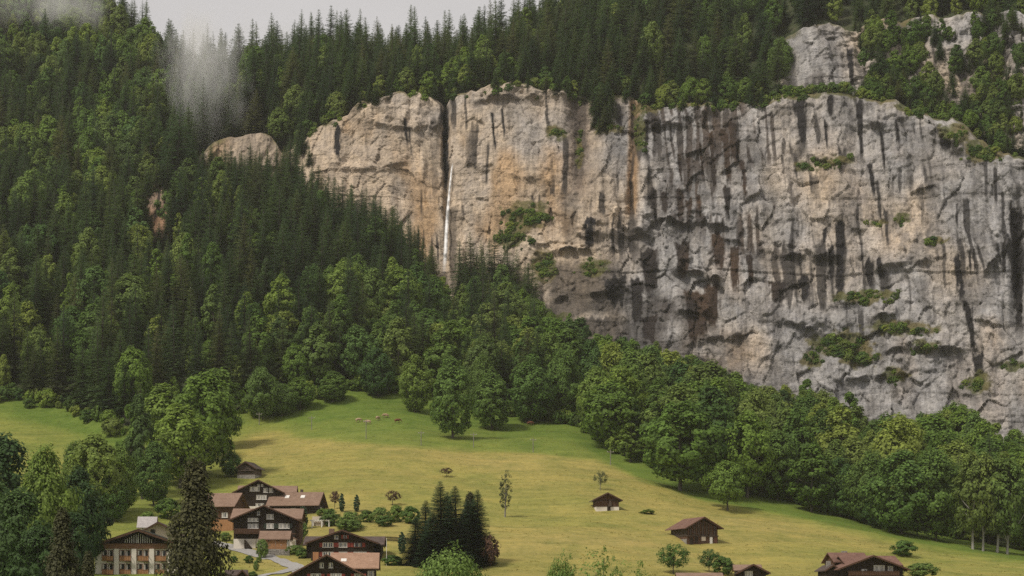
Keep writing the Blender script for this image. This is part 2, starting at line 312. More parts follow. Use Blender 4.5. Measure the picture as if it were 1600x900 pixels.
def patch(name, p0, p1, ka, kb, nx, nrow, off, amp, down=10, top_back=14):
    px = np.linspace(p0, p1, nx); Ya, Za, Yb, Zb = YOF(ka, px), ZOF(ka, px), YOF(kb, px), ZOF(kb, px)
    if ka == 7:  # keep the wall's foot smooth
        pass
    h = Zb - Za
    v = np.linspace(0, 1, nrow)[:, None]
    zz = (Za - down) * (1 - v) + Zb * v; t = (zz - Za) / h
    yy = Ya * (1 - t) + Yb * t
    xx = np.broadcast_to((px - 800) / F, zz.shape) * yy
    # relief, metres toward the viewer
    big = 6 * fbm(xx / 60, zz / 90, 3, 31)
    wx = 5.0 * fbm(xx / 14, zz / 18, 5, 33)
    butt = 3.2 * (1 - 2 * abs(fbm((xx + wx) / 17, zz / 75, 3, 35)))
    flute = 1.2 * fbm((xx + .5 * wx) / 3.6, (zz + xx * .2) / 26, 4, 37)
    zt = zz + .07 * xx + 5 * fbm(xx / 45, zz / 200, 3, 39)
    def steps(sz, sd):
        q = zt / sz; i = np.floor(q); f = q - i; a = hsh(i.astype(np.int64), np.zeros_like(i, dtype=np.int64), 3, sd); b = hsh(i.astype(np.int64) + 1, np.zeros_like(i, dtype=np.int64), 3, sd)
        return a + (b - a) * sst(.95, 1.0, f)
    strata = 2.0 * steps(11, 41) + .5 * steps(1.5, 40) + 1.3 * steps(3.7, 42) * (.4 + .6 * vn(xx / 20, zz / 20, 43))
    ci, cj, dx, dy, ed = worley((xx + wx) / 8.0, (zz + wx) / 13.0, 45)
    tint = hsh(ci, cj, 9, 46); fac = 2.4 * (hsh(ci, cj, 5, 46) - .5) + 3.0 * dx * (hsh(ci, cj, 6, 46) - .5) * 2 + 3.0 * dy * (hsh(ci, cj, 7, 46) - .5) * 2 - .25 * (1 - sst(0, .12, ed))
    ci, cj, dx, dy, ed = worley((xx - .6 * wx) / 2.7, (zz + .4 * wx) / 4.2, 47)
    tint2 = hsh(ci, cj, 9, 48); dg1 = (zz * .86 + xx * .5 + wx) / 5.5; dg2 = (zz * .8 - xx * .6 + wx) / 9.0; fac2 = 1.0 * (hsh(np.floor(dg1).astype(np.int64), np.floor(tint * 7).astype(np.int64), 4, 81) - .5) + 1.5 * (hsh(np.floor(dg2).astype(np.int64), np.floor(tint * 5).astype(np.int64), 4, 82) - .5) + 1.2 * (hsh(ci, cj, 5, 48) - .5) + .9 * dx * (hsh(ci, cj, 6, 48) - .5) + .9 * dy * (hsh(ci, cj, 7, 48) - .5) - .12 * (1 - sst(0, .14, ed))
    fine = .8 * fbm(xx / 2.2, zz / 2.6, 4, 49, .65) - 1.1 * sst(.0, .12, .05 - abs(fbm((xx + .8 * wx) / 12, zz / 40, 4, 50))) - 1.0 * sst(.0, .1, .035 - abs(fbm(xx / 30, (zz + .4 * wx) / 8, 4, 52)))
    smoothz = (1 - .42 * (1 - sst(880, 1000, px)) - .12 * sst(1180, 1260, px)) * np.ones_like(zz)       # the pale left face is less broken
    d = amp * (big + butt + (flute + strata + fac + fac2) * smoothz + fine)
    rp = HY - F * zz / yy; cp = np.broadcast_to(px, zz.shape)
    cpw = cp + 6 * fbm(cp / 22, rp / 30, 3, 71); rpw = rp + 7 * fbm(cp / 26, rp / 40, 3, 73)
    lipdark = np.zeros_like(zz)
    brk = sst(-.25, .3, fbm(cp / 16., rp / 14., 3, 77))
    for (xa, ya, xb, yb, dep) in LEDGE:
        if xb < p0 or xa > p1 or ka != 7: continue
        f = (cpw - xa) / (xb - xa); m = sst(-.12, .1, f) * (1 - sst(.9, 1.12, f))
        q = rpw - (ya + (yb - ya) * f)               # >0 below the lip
        m = m * (.35 + .65 * brk); lipdark = np.maximum(lipdark, m * min(1, dep / 3.5) * np.where(q >= -1.5, np.exp(-np.maximum(q, 0) / (5 + 9 * vn(cp / 3., rp / 50., 79))), 0) * .95); d += m * dep * 1.6 * amp * np.where(q < 0, np.exp(-(q / 30.) ** 2), np.exp(-(q / 4.) ** 2)) - m * dep * .3 * amp * np.where(q >= 0, np.exp(-q / 14.), 0)  # pigment darkens just below each ledge lip and fades downward
    if ka == 7:
        g = 697 + (rp - 250) * .02 + 3.5 * fbm(cp / 60, rp / 26, 3, 84) ; d -= 5.5 * np.exp(-((cp - g) / 4.5) ** 2) * (1 - sst(300, 420, rp)) * sst(480, 520, cp)          # gully of the fall
        d -= 5 * np.exp(-((cp - 905) / 15) ** 2) * (1 - sst(270, 330, rp)); d -= 4 * np.exp(-((cp - 990 + (rp - 200) * .03) / 6) ** 2) * (1 - sst(330, 370, rp))
        d -= 8 * np.exp(-((cp - 1592) / 12) ** 2) * sst(300, 360, rp) * (1 - sst(500, 560, rp))
    # pigment
    warm = sst(-.25, .45, fbm(xx / 40, zz / 50, 4, 51) + .60 * (1 - sst(900, 1040, cp)) - .26 * sst(980, 1100, cp))
    warm = np.clip(warm, 0, 1)[..., None]
    grey = np.array([.355, .346, .344]); beige = np.array([.54, .44, .335])
    C = grey * (1 - warm) + beige * warm
    och = (sst(.12, .5, fbm(xx / 22 + 5, zz / 45, 4, 53)) * (.95 * (1 - sst(880, 960, cp)) + .3))[..., None]
    C = C * (1 - .55 * och) + np.array([.44, .28, .14]) * .55 * och
    pale = sst(.15, .55, fbm(xx / 12, zz / 30, 4, 55))[..., None]; C = C * (1 - .4 * pale) + np.array([.50, .455, .41]) * .4 * pale
    ptc = sst(.0, .25, fbm((xx + .6 * wx) / 8, zz / 17, 5, 54, .62))[..., None] * (.35 + .65 * sst(900, 1020, cp))[..., None]; C = C * (1 - .6 * ptc) + np.array([.175, .165, .16]) * .6 * ptc
    C = C * (.88 + .24 * tint)[..., None] * (.90 + .20 * tint2)[..., None]
    thin = sst(.05, .3, fbm(xx / .9, zz / 11, 3, 56))[..., None]; C = C * (1 - .22 * thin)
    # thin drip lines hang from ledges everywhere, more on the grey wall
    dens = .18 + .62 * sst(960, 1020, cp) - .42 * sst(1160, 1240, cp) - .1 * sst(1340, 1420, cp)
    d1 = vn((xx + .35 * wx) / 1.3, zz / 22., 57) ; d2 = vn(xx / 9, zz / 14, 58)
    drip = sst(.66, .80, d1 * .75 + d2 * .42 + (dens - .5) * .25)
    stain_lipdark = .85 * drip * sst(.35, .6, d2 + dens * .25) * sst(-.12, .22, fbm(xx / 42, zz / 34, 3, 60) + .16 * (dens - .4))
    wide = sst(.25, .6, fbm(xx / 7, zz / 40, 4, 59) + .25 * (sst(980, 1020, cp) * (1 - sst(1180, 1260, cp))) - .12) ; stain_lipdark = np.maximum(stain_lipdark, .5 * wide * sst(-.1, .25, fbm(xx / 36, zz / 30, 3, 62)))
    low = sst(395, 430, rp) * (sst(820, 870, cp)) * (1 - sst(1040, 1090, cp)); stain_lipdark = np.maximum(stain_lipdark, low * .75 * sst(-.35, .25, fbm(xx / 11, zz / 9, 4, 61) + .1))
    stain_lipdark = np.maximum(stain_lipdark, lipdark * .9)  # dark bands below the ledge lips join the water stains
    jag = 4.5 * fbm(cp / 5., rp / 40., 3, 63) + 3 * fbm(cp / 3., rp / 6., 2, 64)
    for (sx, y0, y1, wd, stg, dr) in STREAK:
        if sx < p0 - 60 or sx > p1 + 60: continue
        f = (rp + 10 * fbm(cp / 6., rp / 60., 2, 65) - y0) / (y1 - y0); xc = sx + dr * (f - .2)
        wv = wd * .6 * (1.05 - .45 * np.clip(f, 0, 1)) + jag * min(1, wd / 14)
        m = (1 - sst(.55, 1.15, abs(cp - xc) / np.maximum(wv, .6))) * sst(-.05, .03, f) * (1 - sst(.7, 1.12, f))
        stain_lipdark = np.maximum(stain_lipdark, np.minimum(1, 1.3 * stg * m))
    if ka == 7:
        ora = np.exp(-((cp - 991 + (rp - 200) * .03 + 3 * fbm(cp / 40, rp / 22, 2, 83)) / 9.0) ** 4) * (1 - sst(325, 350, rp)) * sst(140, 165, rp); C = C * (1 - .8 * ora[..., None]) + np.array([.40, .25, .125]) * .8 * ora[..., None]
        br = np.exp(-((cp - 905) / 17) ** 2) * (1 - sst(290, 330, rp)); C = C * (1 - .7 * br[..., None]) + np.array([.17, .125, .10]) * .7 * br[..., None]
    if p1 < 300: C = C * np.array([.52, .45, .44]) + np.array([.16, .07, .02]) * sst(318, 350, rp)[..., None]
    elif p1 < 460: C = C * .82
    C = C * (1 - stain_lipdark[..., None]) + np.array([.022, .020, .021]) * stain_lipdark[..., None]
    brown = (stain_lipdark * vn(xx / 6, zz / 10, 66) * sst(980, 1100, cp) * (1 - sst(1180, 1240, cp)))[..., None]; C = C + np.array([.055, .028, .010]) * brown
    # grass and moss on ledges
    moss = np.zeros_like(zz)
    for (gx_, gy_, gw, gh) in GREEN:
        if gx_ < p0 - 60 or gx_ > p1 + 60: continue
        q = ((cpw - gx_) / (gw * .55)) ** 2 + ((rpw - gy_) / (gh * .6)) ** 2
        moss = np.maximum(moss, 1 - sst(.5, 1.2, q + .9 * fbm(cp / 9., rp / 7., 3, 67)))
    moss = np.maximum(moss, (1 - sst(0, 9, rp - np.interp(cp, px, HY - F * Zb / Yb) + 11 * fbm(cp / 14, rp / 10, 4, 69, .6))) * sst(-.2, .3, fbm(cp / 30, rp / 60, 2, 68) + .1))
    mc = np.array([.075, .090, .028]) * (1 - vn(xx / 5, zz / 5, 70)[..., None]) + np.array([.16, .13, .05]) * vn(xx / 5, zz / 5, 70)[..., None]
    C = C * (1 - .9 * moss[..., None]) + mc * .9 * moss[..., None]
    # taper at the ends and round the top over
    side = sst(0, .03 if ka == 7 and p1 - p0 > 400 else .2, (cp - p0) / (p1 - p0)) * (1 - sst(.985 if p1 > 1700 else .8, 1, (cp - p0) / (p1 - p0)))
    tp = 1 - sst(.975, 1.0, v)
    d = (d + off) * side * (.25 + .75 * tp) - 3 * (1 - side)
    X = xx - (cp - 800) / F * d; Y = yy - d; Z = zz.copy()
    nt_ = 5       # rows that fold back over the top
    X2, Y2, Z2, C2 = [X], [Y], [Z], [C]
    for q in range(1, nt_ + 1):
        b = top_back * q / nt_; X2.append(X[-1:] * (1 + b / Y[-1:])); Y2.append(Y[-1:] + b); Z2.append(Z[-1:] + .25 * b + .8 * fbm(X[-1:] / 5, Y2[-1] / 3, 3, 75) * sst(0, 1, q / 2) - 2.5 * (q == nt_)); C2.append(C[-1:])
    X, Y, Z, C = np.vstack(X2), np.vstack(Y2), np.vstack(Z2), np.concatenate(C2)
    m = mesh_np(name, np.stack([X, Y, Z], -1).reshape(-1, 3), grid_faces(X.shape[0], nx), M['rock'], False)
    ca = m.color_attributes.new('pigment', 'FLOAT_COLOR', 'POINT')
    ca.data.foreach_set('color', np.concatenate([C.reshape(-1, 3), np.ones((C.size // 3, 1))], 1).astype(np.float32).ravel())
    o = link(name, m); o['kind'] = 'structure'
    return o, dict(px=px, X=X[:nrow], Y=Y[:nrow], Z=Z[:nrow])
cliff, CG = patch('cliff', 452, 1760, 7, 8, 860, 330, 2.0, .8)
tier, TG = patch('upper_cliff', 1205, 1760, 9, 10, 300, 130, 1.5, 1.1, 6, 8)
out1, _ = patch('rock_outcrop', 286, 452, 7, 8, 150, 80, 1.5, 1.0, 5, 6)
out2, _ = patch('rock_outcrop', 212, 276, 7, 8, 60, 80, 2.5, .45, 5, 5)
def on_cliff(G, px, py):
    i = int(np.argmin(abs(G['px'] - px))); r = HY - F * G['Z'][:, i] / G['Y'][:, i]; j = int(np.argmin(abs(r - py)))
    return Vector((G['X'][j, i], G['Y'][j, i], G['Z'][j, i]))
print('terrain', time.time() - T0)

# ------------------------------------------------------------------ trees (unit height meshes, scaled when placed)
def tube_np(path, rad, n=6):
    """path (k,3), rad (k,)"""
    path = np.asarray(path, float); k = len(path); V = []; 
    for i in range(k):
        t = path[min(i + 1, k - 1)] - path[max(i - 1, 0)]; t /= np.linalg.norm(t) + 1e-9
        u = np.cross(t, (0.3, 1, 0.1)); u /= np.linalg.norm(u) + 1e-9; w_ = np.cross(t, u)
        an = np.arange(n) / n * 2 * np.pi
        V.append(path[i] + rad[i] * (np.cos(an)[:, None] * u + np.sin(an)[:, None] * w_))
    V = np.vstack(V); Fq = []
    for i in range(k - 1):
        for j in range(n):
            Fq.append((i * n + j, i * n + (j + 1) % n, (i + 1) * n + (j + 1) % n, (i + 1) * n + j))
    return V, np.array(Fq)
def join(parts):
    V, Q, o = [], [], 0
    for v, q in parts: V.append(v); Q.append(q + o); o += len(v)
    return np.vstack(V), np.vstack(Q)
def cards(P, N, size, r, fold=.25, asp=.75):
    """folded leaf cards at P facing N"""
    n = len(P); N = N / (np.linalg.norm(N, axis=1, keepdims=True) + 1e-9)
    U = np.cross(N, r.normal(size=(n, 3))); U /= np.linalg.norm(U, axis=1, keepdims=True) + 1e-9; W_ = np.cross(N, U)
    s = (size * r.uniform(.65, 1.3, n))[:, None]
    V = np.stack([P - U * s, P - W_ * s * asp - N * s * fold, P + U * s, P + W_ * s * asp - N * s * fold], 1).reshape(-1, 3)
    return V, np.arange(4 * n).reshape(-1, 4)
def make_spruce(seed, mat, rad=.17, nb=330, bare=.08, tw=6, ragged=.25, fat=1.0):
    r = np.random.default_rng(seed); Vs, Fs = [], []; o = 0
    trunk = tube_np(np.array([(0, 0, -.03), (.002, 0, .3), (0, .003, .7), (0, 0, .985)]), np.array([.013, .010, .006, .001]), 6)
    t = np.sort(1 - (r.uniform(0, 1, nb) ** .62)) if False else np.sort(r.uniform(0, 1, nb) ** 1.25)
    az = np.arange(nb) * 2.39996 + r.normal(0, .35, nb)
    lump = 1 + ragged * np.sin(az * 2 + seed) * .5
    for k in range(nb):
        z = bare + (1 - bare) * t[k]; q = 1 - t[k]
        Lr = rad * (q ** .80) * (1 - .25 * max(0, q - .85) / .15) * lump[k] * r.uniform(.62, 1.18) + .010
        dirv = np.array([math.cos(az[k]), math.sin(az[k]), 0]); side = np.array([-dirv[1], dirv[0], 0])
        rise = .40 * (1 - q) - .10; droop = .40 * q + .12
        f = np.linspace(0, 1, tw + 1)
        sp = np.array([0, 0, z]) + dirv * (Lr * f)[:, None] + np.array([0, 0, 1]) * (Lr * (rise * f - droop * f ** 2 * .7 + .12 * f ** 6))[:, None]
        V = []
        for i in range(tw):
            lw = Lr * .42 * fat * (1 - .62 * f[i + 1]) * r.uniform(.75, 1.2) + .003
            for sgn in (-1, 1):
                tip = sp[i] + dirv * lw * .75 + side * sgn * lw - np.array([0, 0, lw * r.uniform(.05, .45)])
                V += [sp[i], sp[i] * .35 + sp[i + 1] * .65 , tip]
        V += [sp[-2] + side * .12 * Lr * fat, sp[-2] - side * .12 * Lr * fat, sp[-1] + dirv * Lr * .12]
        Vs.append(np.array(V)); Fs.append(np.arange(len(V)).reshape(-1, 3) + o); o += len(V)
    V = np.vstack(Vs); Q = np.vstack(Fs)
    return (mesh_np('spruce_trunk', *trunk, M['bark']), mesh_np('spruce_crown', V, Q, mat))
def make_broad(seed, mat, rad=.32, base=.14, ncl=60, per=105, leaf=.021, shape=1.0, trunk_mat=None, open_=0.0, limbs=7, lobes=5, cone=False):
    r = np.random.default_rng(seed)
    zc, hz = base + (1 - base) * .5, (1 - base) * .5
    lob = [(r.uniform(0, 6.28), r.uniform(-.6, .7), r.uniform(.12, .3)) for _ in range(lobes)]
    def hull(az, s):       # s: -1 bottom .. 1 top -> radius
        q = np.clip(1 - abs(s) ** (2.2 if s > 0 else 4.5), 0, 1) ** .6 * (1 - .30 * shape * np.clip(s, 0, 1)) * (1 - .18 * np.clip(-s, 0, 1))
        if cone: q = np.clip((1 - s) / 2, 0, 1) ** .75 * (1 - .35 * np.clip(-s - .7, 0, 1) / .3)
        k = 1.0
        for (la, ls, lw) in lob: k = k + lw * np.exp(-((((az - la + 3.14) % 6.28 - 3.14) / .8) ** 2) - ((s - ls) / .45) ** 2)
        return rad * q * k * .88
    ncl = int(ncl * 1.7); per = int(per * .62)
    n = int(ncl * .8)
    s_ = np.concatenate([r.uniform(-.95, .97, n), r.uniform(-.8, .7, ncl - n)])
    a_ = r.uniform(0, 6.283, ncl); rr = np.array([hull(a_[i], s_[i]) for i in range(ncl)]) * np.concatenate([r.uniform(.70, 1.0, n), r.uniform(.1, .6, ncl - n)])
    Cc = np.stack([rr * np.cos(a_), rr * np.sin(a_), zc + hz * .93 * s_], 1)
    if open_: Cc = Cc[r.uniform(size=ncl) > open_]
    Vs = []
    for c in Cc:
        rc = rad * r.uniform(.13, .30); k = int(per * r.uniform(.7, 1.3))
        D = r.normal(size=(k, 3)); D[:, 2] += .35; D /= np.linalg.norm(D, axis=1, keepdims=True)
        P = c + D * (rc * r.uniform(.55, 1.08, k))[:, None] * np.array([1, 1, .95])
        outw = c - np.array([0, 0, zc]); Vs.append(cards(P, D + 1.1 * outw / (np.linalg.norm(outw) + .05) + r.normal(0, .35, (k, 3)) + np.array([0, 0, .35]), np.full(k, leaf), r))
    V, Q = join(Vs)
    tr = [tube_np([(0, 0, -.04), (.005, .003, base), (-.006, 0, base + .3 * (1 - base)), (.004, .004, .86)], [.022, .016, .011, .003], 7)]
    for i in range(limbs):
        a0 = i * 2.4 + r.uniform(-.4, .4); z0 = base * .8 + (1 - base) * .5 * (i / limbs); c = Cc[np.argmin(abs(((np.arctan2(Cc[:, 1], Cc[:, 0]) - a0 + 3.14) % 6.28) - 3.14) + 2 * abs(Cc[:, 2] - z0 - .2))]
        p0 = np.array([0, 0, z0]); tr.append(tube_np([p0, p0 * .5 + c * .5 + np.array([0, 0, -.01]), c], [.009, .006, .002], 5))
    tv = join(tr)
    return (mesh_np('broadleaf_trunk', *tv, trunk_mat or M['bark']), mesh_np('broadleaf_crown', V, Q, mat))
SP = [make_spruce(100 + i, M['spruce'], rad=(.19, .21, .165, .23, .20, .155)[i], nb=(270, 290, 250, 310, 280, 240)[i], bare=(.06, .1, .16, .05, .22, .12)[i]) for i in range(6)]
BL = [make_broad(200 + i, M['leaf'], rad=(.28, .34, .25, .30, .38, .21)[i], base=(.05, .09, .06, .12, .08, .06)[i], ncl=(62, 70, 56, 60, 76, 50)[i], shape=(1.2, 1.0, 1.4, 1.1, .8, 1.4)[i]) for i in range(6)]
BD = [make_broad(300 + i, M['leaf_dark'], rad=(.33, .38, .29)[i], base=(.02, .03, .02)[i], ncl=(90, 100, 84)[i], per=120, leaf=.0165, shape=(1.2, 1.0, 1.35)[i]) for i in range(3)]
SD = [make_spruce(400 + i, M['spruce_dark'], rad=(.17, .15)[i], nb=900, bare=.01, tw=8, ragged=.25, fat=1.25) for i in range(2)]
BU = [make_broad(500 + i, M['leaf'], rad=(.50, .62)[i], base=0, ncl=(34, 44)[i], per=80, leaf=.05, shape=.4, limbs=3) for i in range(2)]
FG = [make_broad(520, M['leaf_bright'], rad=.5, base=.1, ncl=95, per=130, leaf=.0145, shape=.3, limbs=14, lobes=8), make_broad(521, M['leaf_bright'], rad=.42, base=.1, ncl=70, per=60, leaf=.0105, shape=.2, limbs=34, open_=.45, lobes=9), make_broad(522, M['leaf_bright'], rad=.10, base=.1, ncl=26, per=34, leaf=.010, shape=.6, limbs=14, lobes=4)]
CO = [make_broad(530, M['spruce_dark'], rad=.14, base=0, ncl=60, per=80, leaf=.025, shape=.6, limbs=0, lobes=1)]
PA = [make_broad(540, M['leaf_pale'], rad=.16, base=.14, ncl=42, per=40, leaf=.013, shape=.8, limbs=12, trunk_mat=M['bark_pale']), make_broad(541, M['leaf_pale'], rad=.5, base=.3, ncl=26, per=34, leaf=.03, shape=.3, limbs=12, trunk_mat=M['bark_pale'])]
RE = [make_broad(550, M['leaf_red'], rad=.48, base=.02, ncl=40, per=70, leaf=.034, shape=.5), make_broad(551, M['leaf_red'], rad=.45, base=.35, ncl=26, per=50, leaf=.03, shape=.2, limbs=9)]
OS = [make_broad(560 + i, M['spruce_brown'], rad=(.27, .24)[i], base=.02, ncl=150, per=120, leaf=.0105, shape=0, limbs=30, lobes=10, cone=True) for i in range(2)]
BI = [make_broad(575 + i, M['leaf'], rad=.26, base=.14, ncl=62, per=90, leaf=.02, shape=.5, limbs=9, trunk_mat=M['birch']) for i in range(2)]
GB = [make_broad(570, M['leaf_dark'], rad=.55, base=0, ncl=44, per=95, leaf=.04, shape=.2, limbs=3, lobes=3), make_broad(571, M['leaf_bright'], rad=.55, base=0, ncl=44, per=95, leaf=.035, shape=.3, limbs=3, lobes=4)]
AP = [make_broad(580, M['leaf_dark'], rad=.52, base=.2, ncl=40, per=70, leaf=.026, shape=.2, limbs=16, open_=.15)]
SN = [make_spruce(590 + i, M['bark_pale'], rad=.10, nb=34, bare=.3, tw=3, ragged=.6, fat=.12) for i in range(2)]
LO = [make_broad(600, M['leaf_lone'], rad=.40, base=.16, ncl=70, per=110, leaf=.02, shape=.9, limbs=8)]
SH = [make_broad(610 + i, M['leaf_shade'], rad=(.33, .30)[i], base=.03, ncl=90, per=120, leaf=.0165, shape=(1.0, 1.2)[i]) for i in range(2)]
KIND = {'lone': LO, 'shade': SH, 'snag': SN, 'foreground': FG, 'column': CO, 'pale': PA, 'red': RE, 'old': OS, 'birch': BI, 'garden': GB, 'apple': AP, 'bush': BU, 'spruce': SP, 'leaf': BL, 'dark': BD, 'fir': SD}
TREES = []
def add(kind, var, pos, h, wr, label=None, group=None, cat='tree', keep=False, name=None):
    """wr: width factor on the unit mesh"""
    TREES.append(dict(kind=kind, var=var % len(KIND[kind]), pos=Vector(pos), h=h, w=wr, rot=random.uniform(0, 6.28), tx=random.gauss(0, .022), ty=random.gauss(0, .022), label=label, group=group, keep=keep, name=name, vis=0))
RAD = {'spruce': [.19, .21, .165, .23, .20, .155], 'leaf': [.28, .34, .25, .30, .38, .21], 'dark': [.33, .38, .29], 'fir': [.17, .15], 'bush': [.5, .62], 'snag': [.06, .06], 'lone': [.40], 'shade': [.33, .30], 'foreground': [.5, .42, .10], 'column': [.14], 'pale': [.16, .5], 'red': [.48, .45], 'old': [.27, .24], 'garden': [.55, .55], 'birch': [.24, .24], 'apple': [.52]}
def put(kind, var, px, py, top, wpx, label=None, Y=None, group=None):
    """a tree whose foot stands on the ground at that bearing and whose top and width are read off the picture"""
    p = ground(px, py) if Y is None else ground_y(px, Y)
    h = (py - top) / F * p.y if Y is None else (HY - top) / F * p.y - p.z
    rr = RAD[kind][var % len(KIND[kind])] * 1.12
    add(kind, var, p, h, (wpx / F * p.y / 2) / (rr * h) * (1.4 if kind == 'fir' else 1.12 if kind == 'old' else 1.08), label, group, keep=label is not None)
# ------------------------------------------------------------------ trees named by where they stand at the edge of the wood
for a_ in [('dark', 0, 648, 644, 556, 58, 'rounded broadleaf tree standing free where the upper pasture meets the wood'),
    ('dark', 2, 707, 684, 558, 74, 'tall bushy tree standing farthest out on the upper pasture, foliage down to the grass'),
    ('dark', 2, 768, 671, 582, 66, 'mid green tree beside the tall bushy tree on the upper pasture'),
    ('dark', 1, 755, 645, 555, 52, None), ('dark', 0, 828, 661, 556, 76, 'dark dense tree at the top edge of the upper pasture'), ('dark', 1, 882, 655, 548, 66, None), ('leaf', 0, 862, 640, 520, 60, None),
    ('leaf', 4, 955, 700, 598, 108, 'broad pale green crown beside the utility pole at the wood edge'), ('leaf', 5, 985, 722, 660, 44, 'slim grey green young tree in front of the broad pale crown'),
    ('leaf', 1, 1062, 766, 626, 128, 'huge pale green broadleaf tree forming the corner of the wood'), ('leaf', 3, 1108, 765, 604, 100, None), ('leaf', 1, 1168, 778, 640, 88, 'tall pale green tree behind the lone meadow tree'), ('dark', 2, 1215, 782, 672, 66, None),
    ('leaf', 2, 1268, 800, 690, 74, 'ovate pale tree with foliage to the ground at the wood edge'), ('dark', 0, 1312, 806, 716, 66, None), ('dark', 1, 1358, 820, 706, 86, None), ('dark', 0, 1408, 834, 706, 118, 'massive dark round crown in the middle of the lower wood edge'),
    ('dark', 1, 1462, 844, 702, 108, None), ('birch', 0, 1520, 858, 712, 56, None), ('birch', 1, 1536, 861, 706, 50, None), ('birch', 0, 1558, 863, 708, 60, None), ('birch', 1, 1574, 866, 716, 54, None), ('dark', 2, 1545, 850, 722, 80, None), ('dark', 0, 1600, 860, 720, 90, None), ('dark', 1, 1640, 872, 740, 100, None), ('dark', 2, 1335, 812, 752, 60, None), ('dark', 0, 1376, 826, 775, 56, None),
    ('leaf', 4, 1450, 780, 650, 110, None), ('leaf', 1, 1310, 760, 655, 90, None), ('leaf', 3, 1240, 745, 640, 80, None), ('dark', 2, 1520, 790, 662, 80, None), ('leaf', 1, 1570, 800, 690, 90, None), ('leaf', 0, 1380, 780, 672, 80, None), ('spruce', 2, 1245, 770, 655, 34, None),
    ('leaf', 4, 320, 742, 585, 118, 'tallest full crowned tree of the clump above the chalets'), ('leaf', 1, 282, 762, 630, 104, 'pale rounded tree at the front of the clump above the chalets'), ('leaf', 3, 345, 700, 575, 80, None), ('leaf', 0, 255, 730, 600, 84, None), ('leaf', 5, 222, 780, 612, 50, None), ('leaf', 5, 206, 775, 628, 46, None), ('dark', 0, 300, 720, 600, 90, None),
    ('dark', 1, 362, 745, 705, 40, 'small bush tree leaning over the weathered hut'), ('dark', 2, 240, 790, 690, 60, None), ('dark', 0, 190, 800, 700, 60, None), ('leaf', 1, 148, 812, 676, 92, 'grey green open tree above the hotel meadow'), ('dark', 1, 118, 806, 690, 60, None), ('dark', 0, 178, 815, 735, 50, None),
    ('dark', 1, 410, 655, 575, 60, None), ('leaf', 1, 470, 640, 590, 50, None), ('dark', 2, 520, 628, 580, 50, None), ('dark', 0, 590, 620, 545, 60, None), ('dark', 1, 440, 650, 600, 50, None)]:
    k_, v_, x_, y_, t_, w_, lb = a_
    put(k_, v_, x_, y_, t_, w_, lb, group=None if lb else 'broadleaf trees along the wood edge')
lone = put('lone', 0, 1137, 798, 720, 66, 'small round lone tree with bare trunk standing on the hay meadow')
# nearer trees at the lower left
put('dark', 1, 78, 0, 698, 104, 'big bushy tree with pale top in the dark thicket below the left pasture', Y=300)
put('shade', 0, 8, 0, 676, 130, 'tall dark tree on the far side of the dark thicket', Y=310)
put('shade', 1, 110, 0, 800, 70, None, Y=290); put('shade', 0, 30, 0, 760, 110, None, Y=270); put('shade', 1, 130, 0, 730, 80, None, Y=330); put('shade', 1, -30, 0, 720, 120, None, Y=285); put('shade', 0, 60, 0, 820, 90, None, Y=262)
# garden and meadow plants, each one its own
def plant(kind, var, px, py, top, wpx, name, cat, label, Y=None, group=None):
    put(kind, var, px, py, top, wpx, label, Y); t = TREES[-1]; t['name'] = name; t['cat'] = cat; t['group'] = group; t['keep'] = True
FIRG = 'dense firs clumped beside the flagpole lawn'
for a_ in [('fir', 1, 664, 878, 782, 50, 'lower outer fir of the dark clump, next to the small thuja'), ('fir', 0, 690, 886, 752, 58, 'tallest dark fir of the clump on the meadow'), ('fir', 1, 714, 888, 760, 60, 'dark fir in the middle of the clump, fuller than its neighbours'),
           ('fir', 0, 747, 882, 765, 52, 'fir of the dark clump beside the copper bush'), ('fir', 1, 648, 884, 808, 42, 'shortest fir at the house side of the dark clump'), ('fir', 0, 702, 878, 768, 52, 'dark fir hidden at the back of the clump behind the tallest'), ('fir', 0, 730, 884, 782, 50, 'dark fir filling the gap beside the brownish spruce'), ('fir', 1, 678, 888, 800, 50, 'low dark fir in front of the tallest')]:
    plant(*a_[:6], 'fir_tree', 'tree', a_[6], group=FIRG)
plant('old', 1, 733, 878, 768, 46, 'spruce_tree', 'tree', 'brownish thinning spruce squeezed inside the dark fir clump')
plant('red', 0, 762, 884, 836, 40, 'shrub', 'shrub', 'copper red bush at the foot of the dark fir clump')
plant('old', 0, 300, 0, 716, 132, 'spruce_tree', 'tree', 'tall ragged brownish spruce standing in front of the hotel', Y=190)
plant('old', 1, 100, 0, 792, 84, 'spruce_tree', 'tree', 'dark brown spruce in the shade beside the hotel lawn', Y=165)
plant('old', 0, 130, 0, 862, 60, 'spruce_tree', 'tree', 'low spreading conifer in front of the hotel corner', Y=170)
plant('foreground', 0, 705, 0, 862, 150, 'shrub', 'shrub', 'fresh green leafy treetop in front of the dark fir clump', Y=120)
for x_, t_, lb_ in ((868, 868, 'leafy shoot at the fir side of the airy bush'), (893, 846, 'upright leafy shoot leaning beside the airy bush'), (936, 832, 'tallest upright leafy shoot rising from the airy bush'), (962, 850, 'short leafy shoot behind the tallest one'), (1004, 858, 'outermost leafy shoot toward the fruit trees')): plant('foreground', 2, x_, 0, t_, 26, 'sapling', 'plant', lb_, Y=random.uniform(116, 127))
plant('foreground', 1, 930, 0, 858, 165, 'shrub', 'shrub', 'airy fresh green bush with upright shoots in front of the open meadow', Y=120)
plant('foreground', 1, 985, 0, 872, 110, 'shrub', 'shrub', 'lower fresh green bush beside the airy upright one', Y=128)
plant('foreground', 0, 872, 0, 874, 70, 'shrub', 'shrub', 'small fresh green bush tip on the fir side of the airy bush', Y=118)
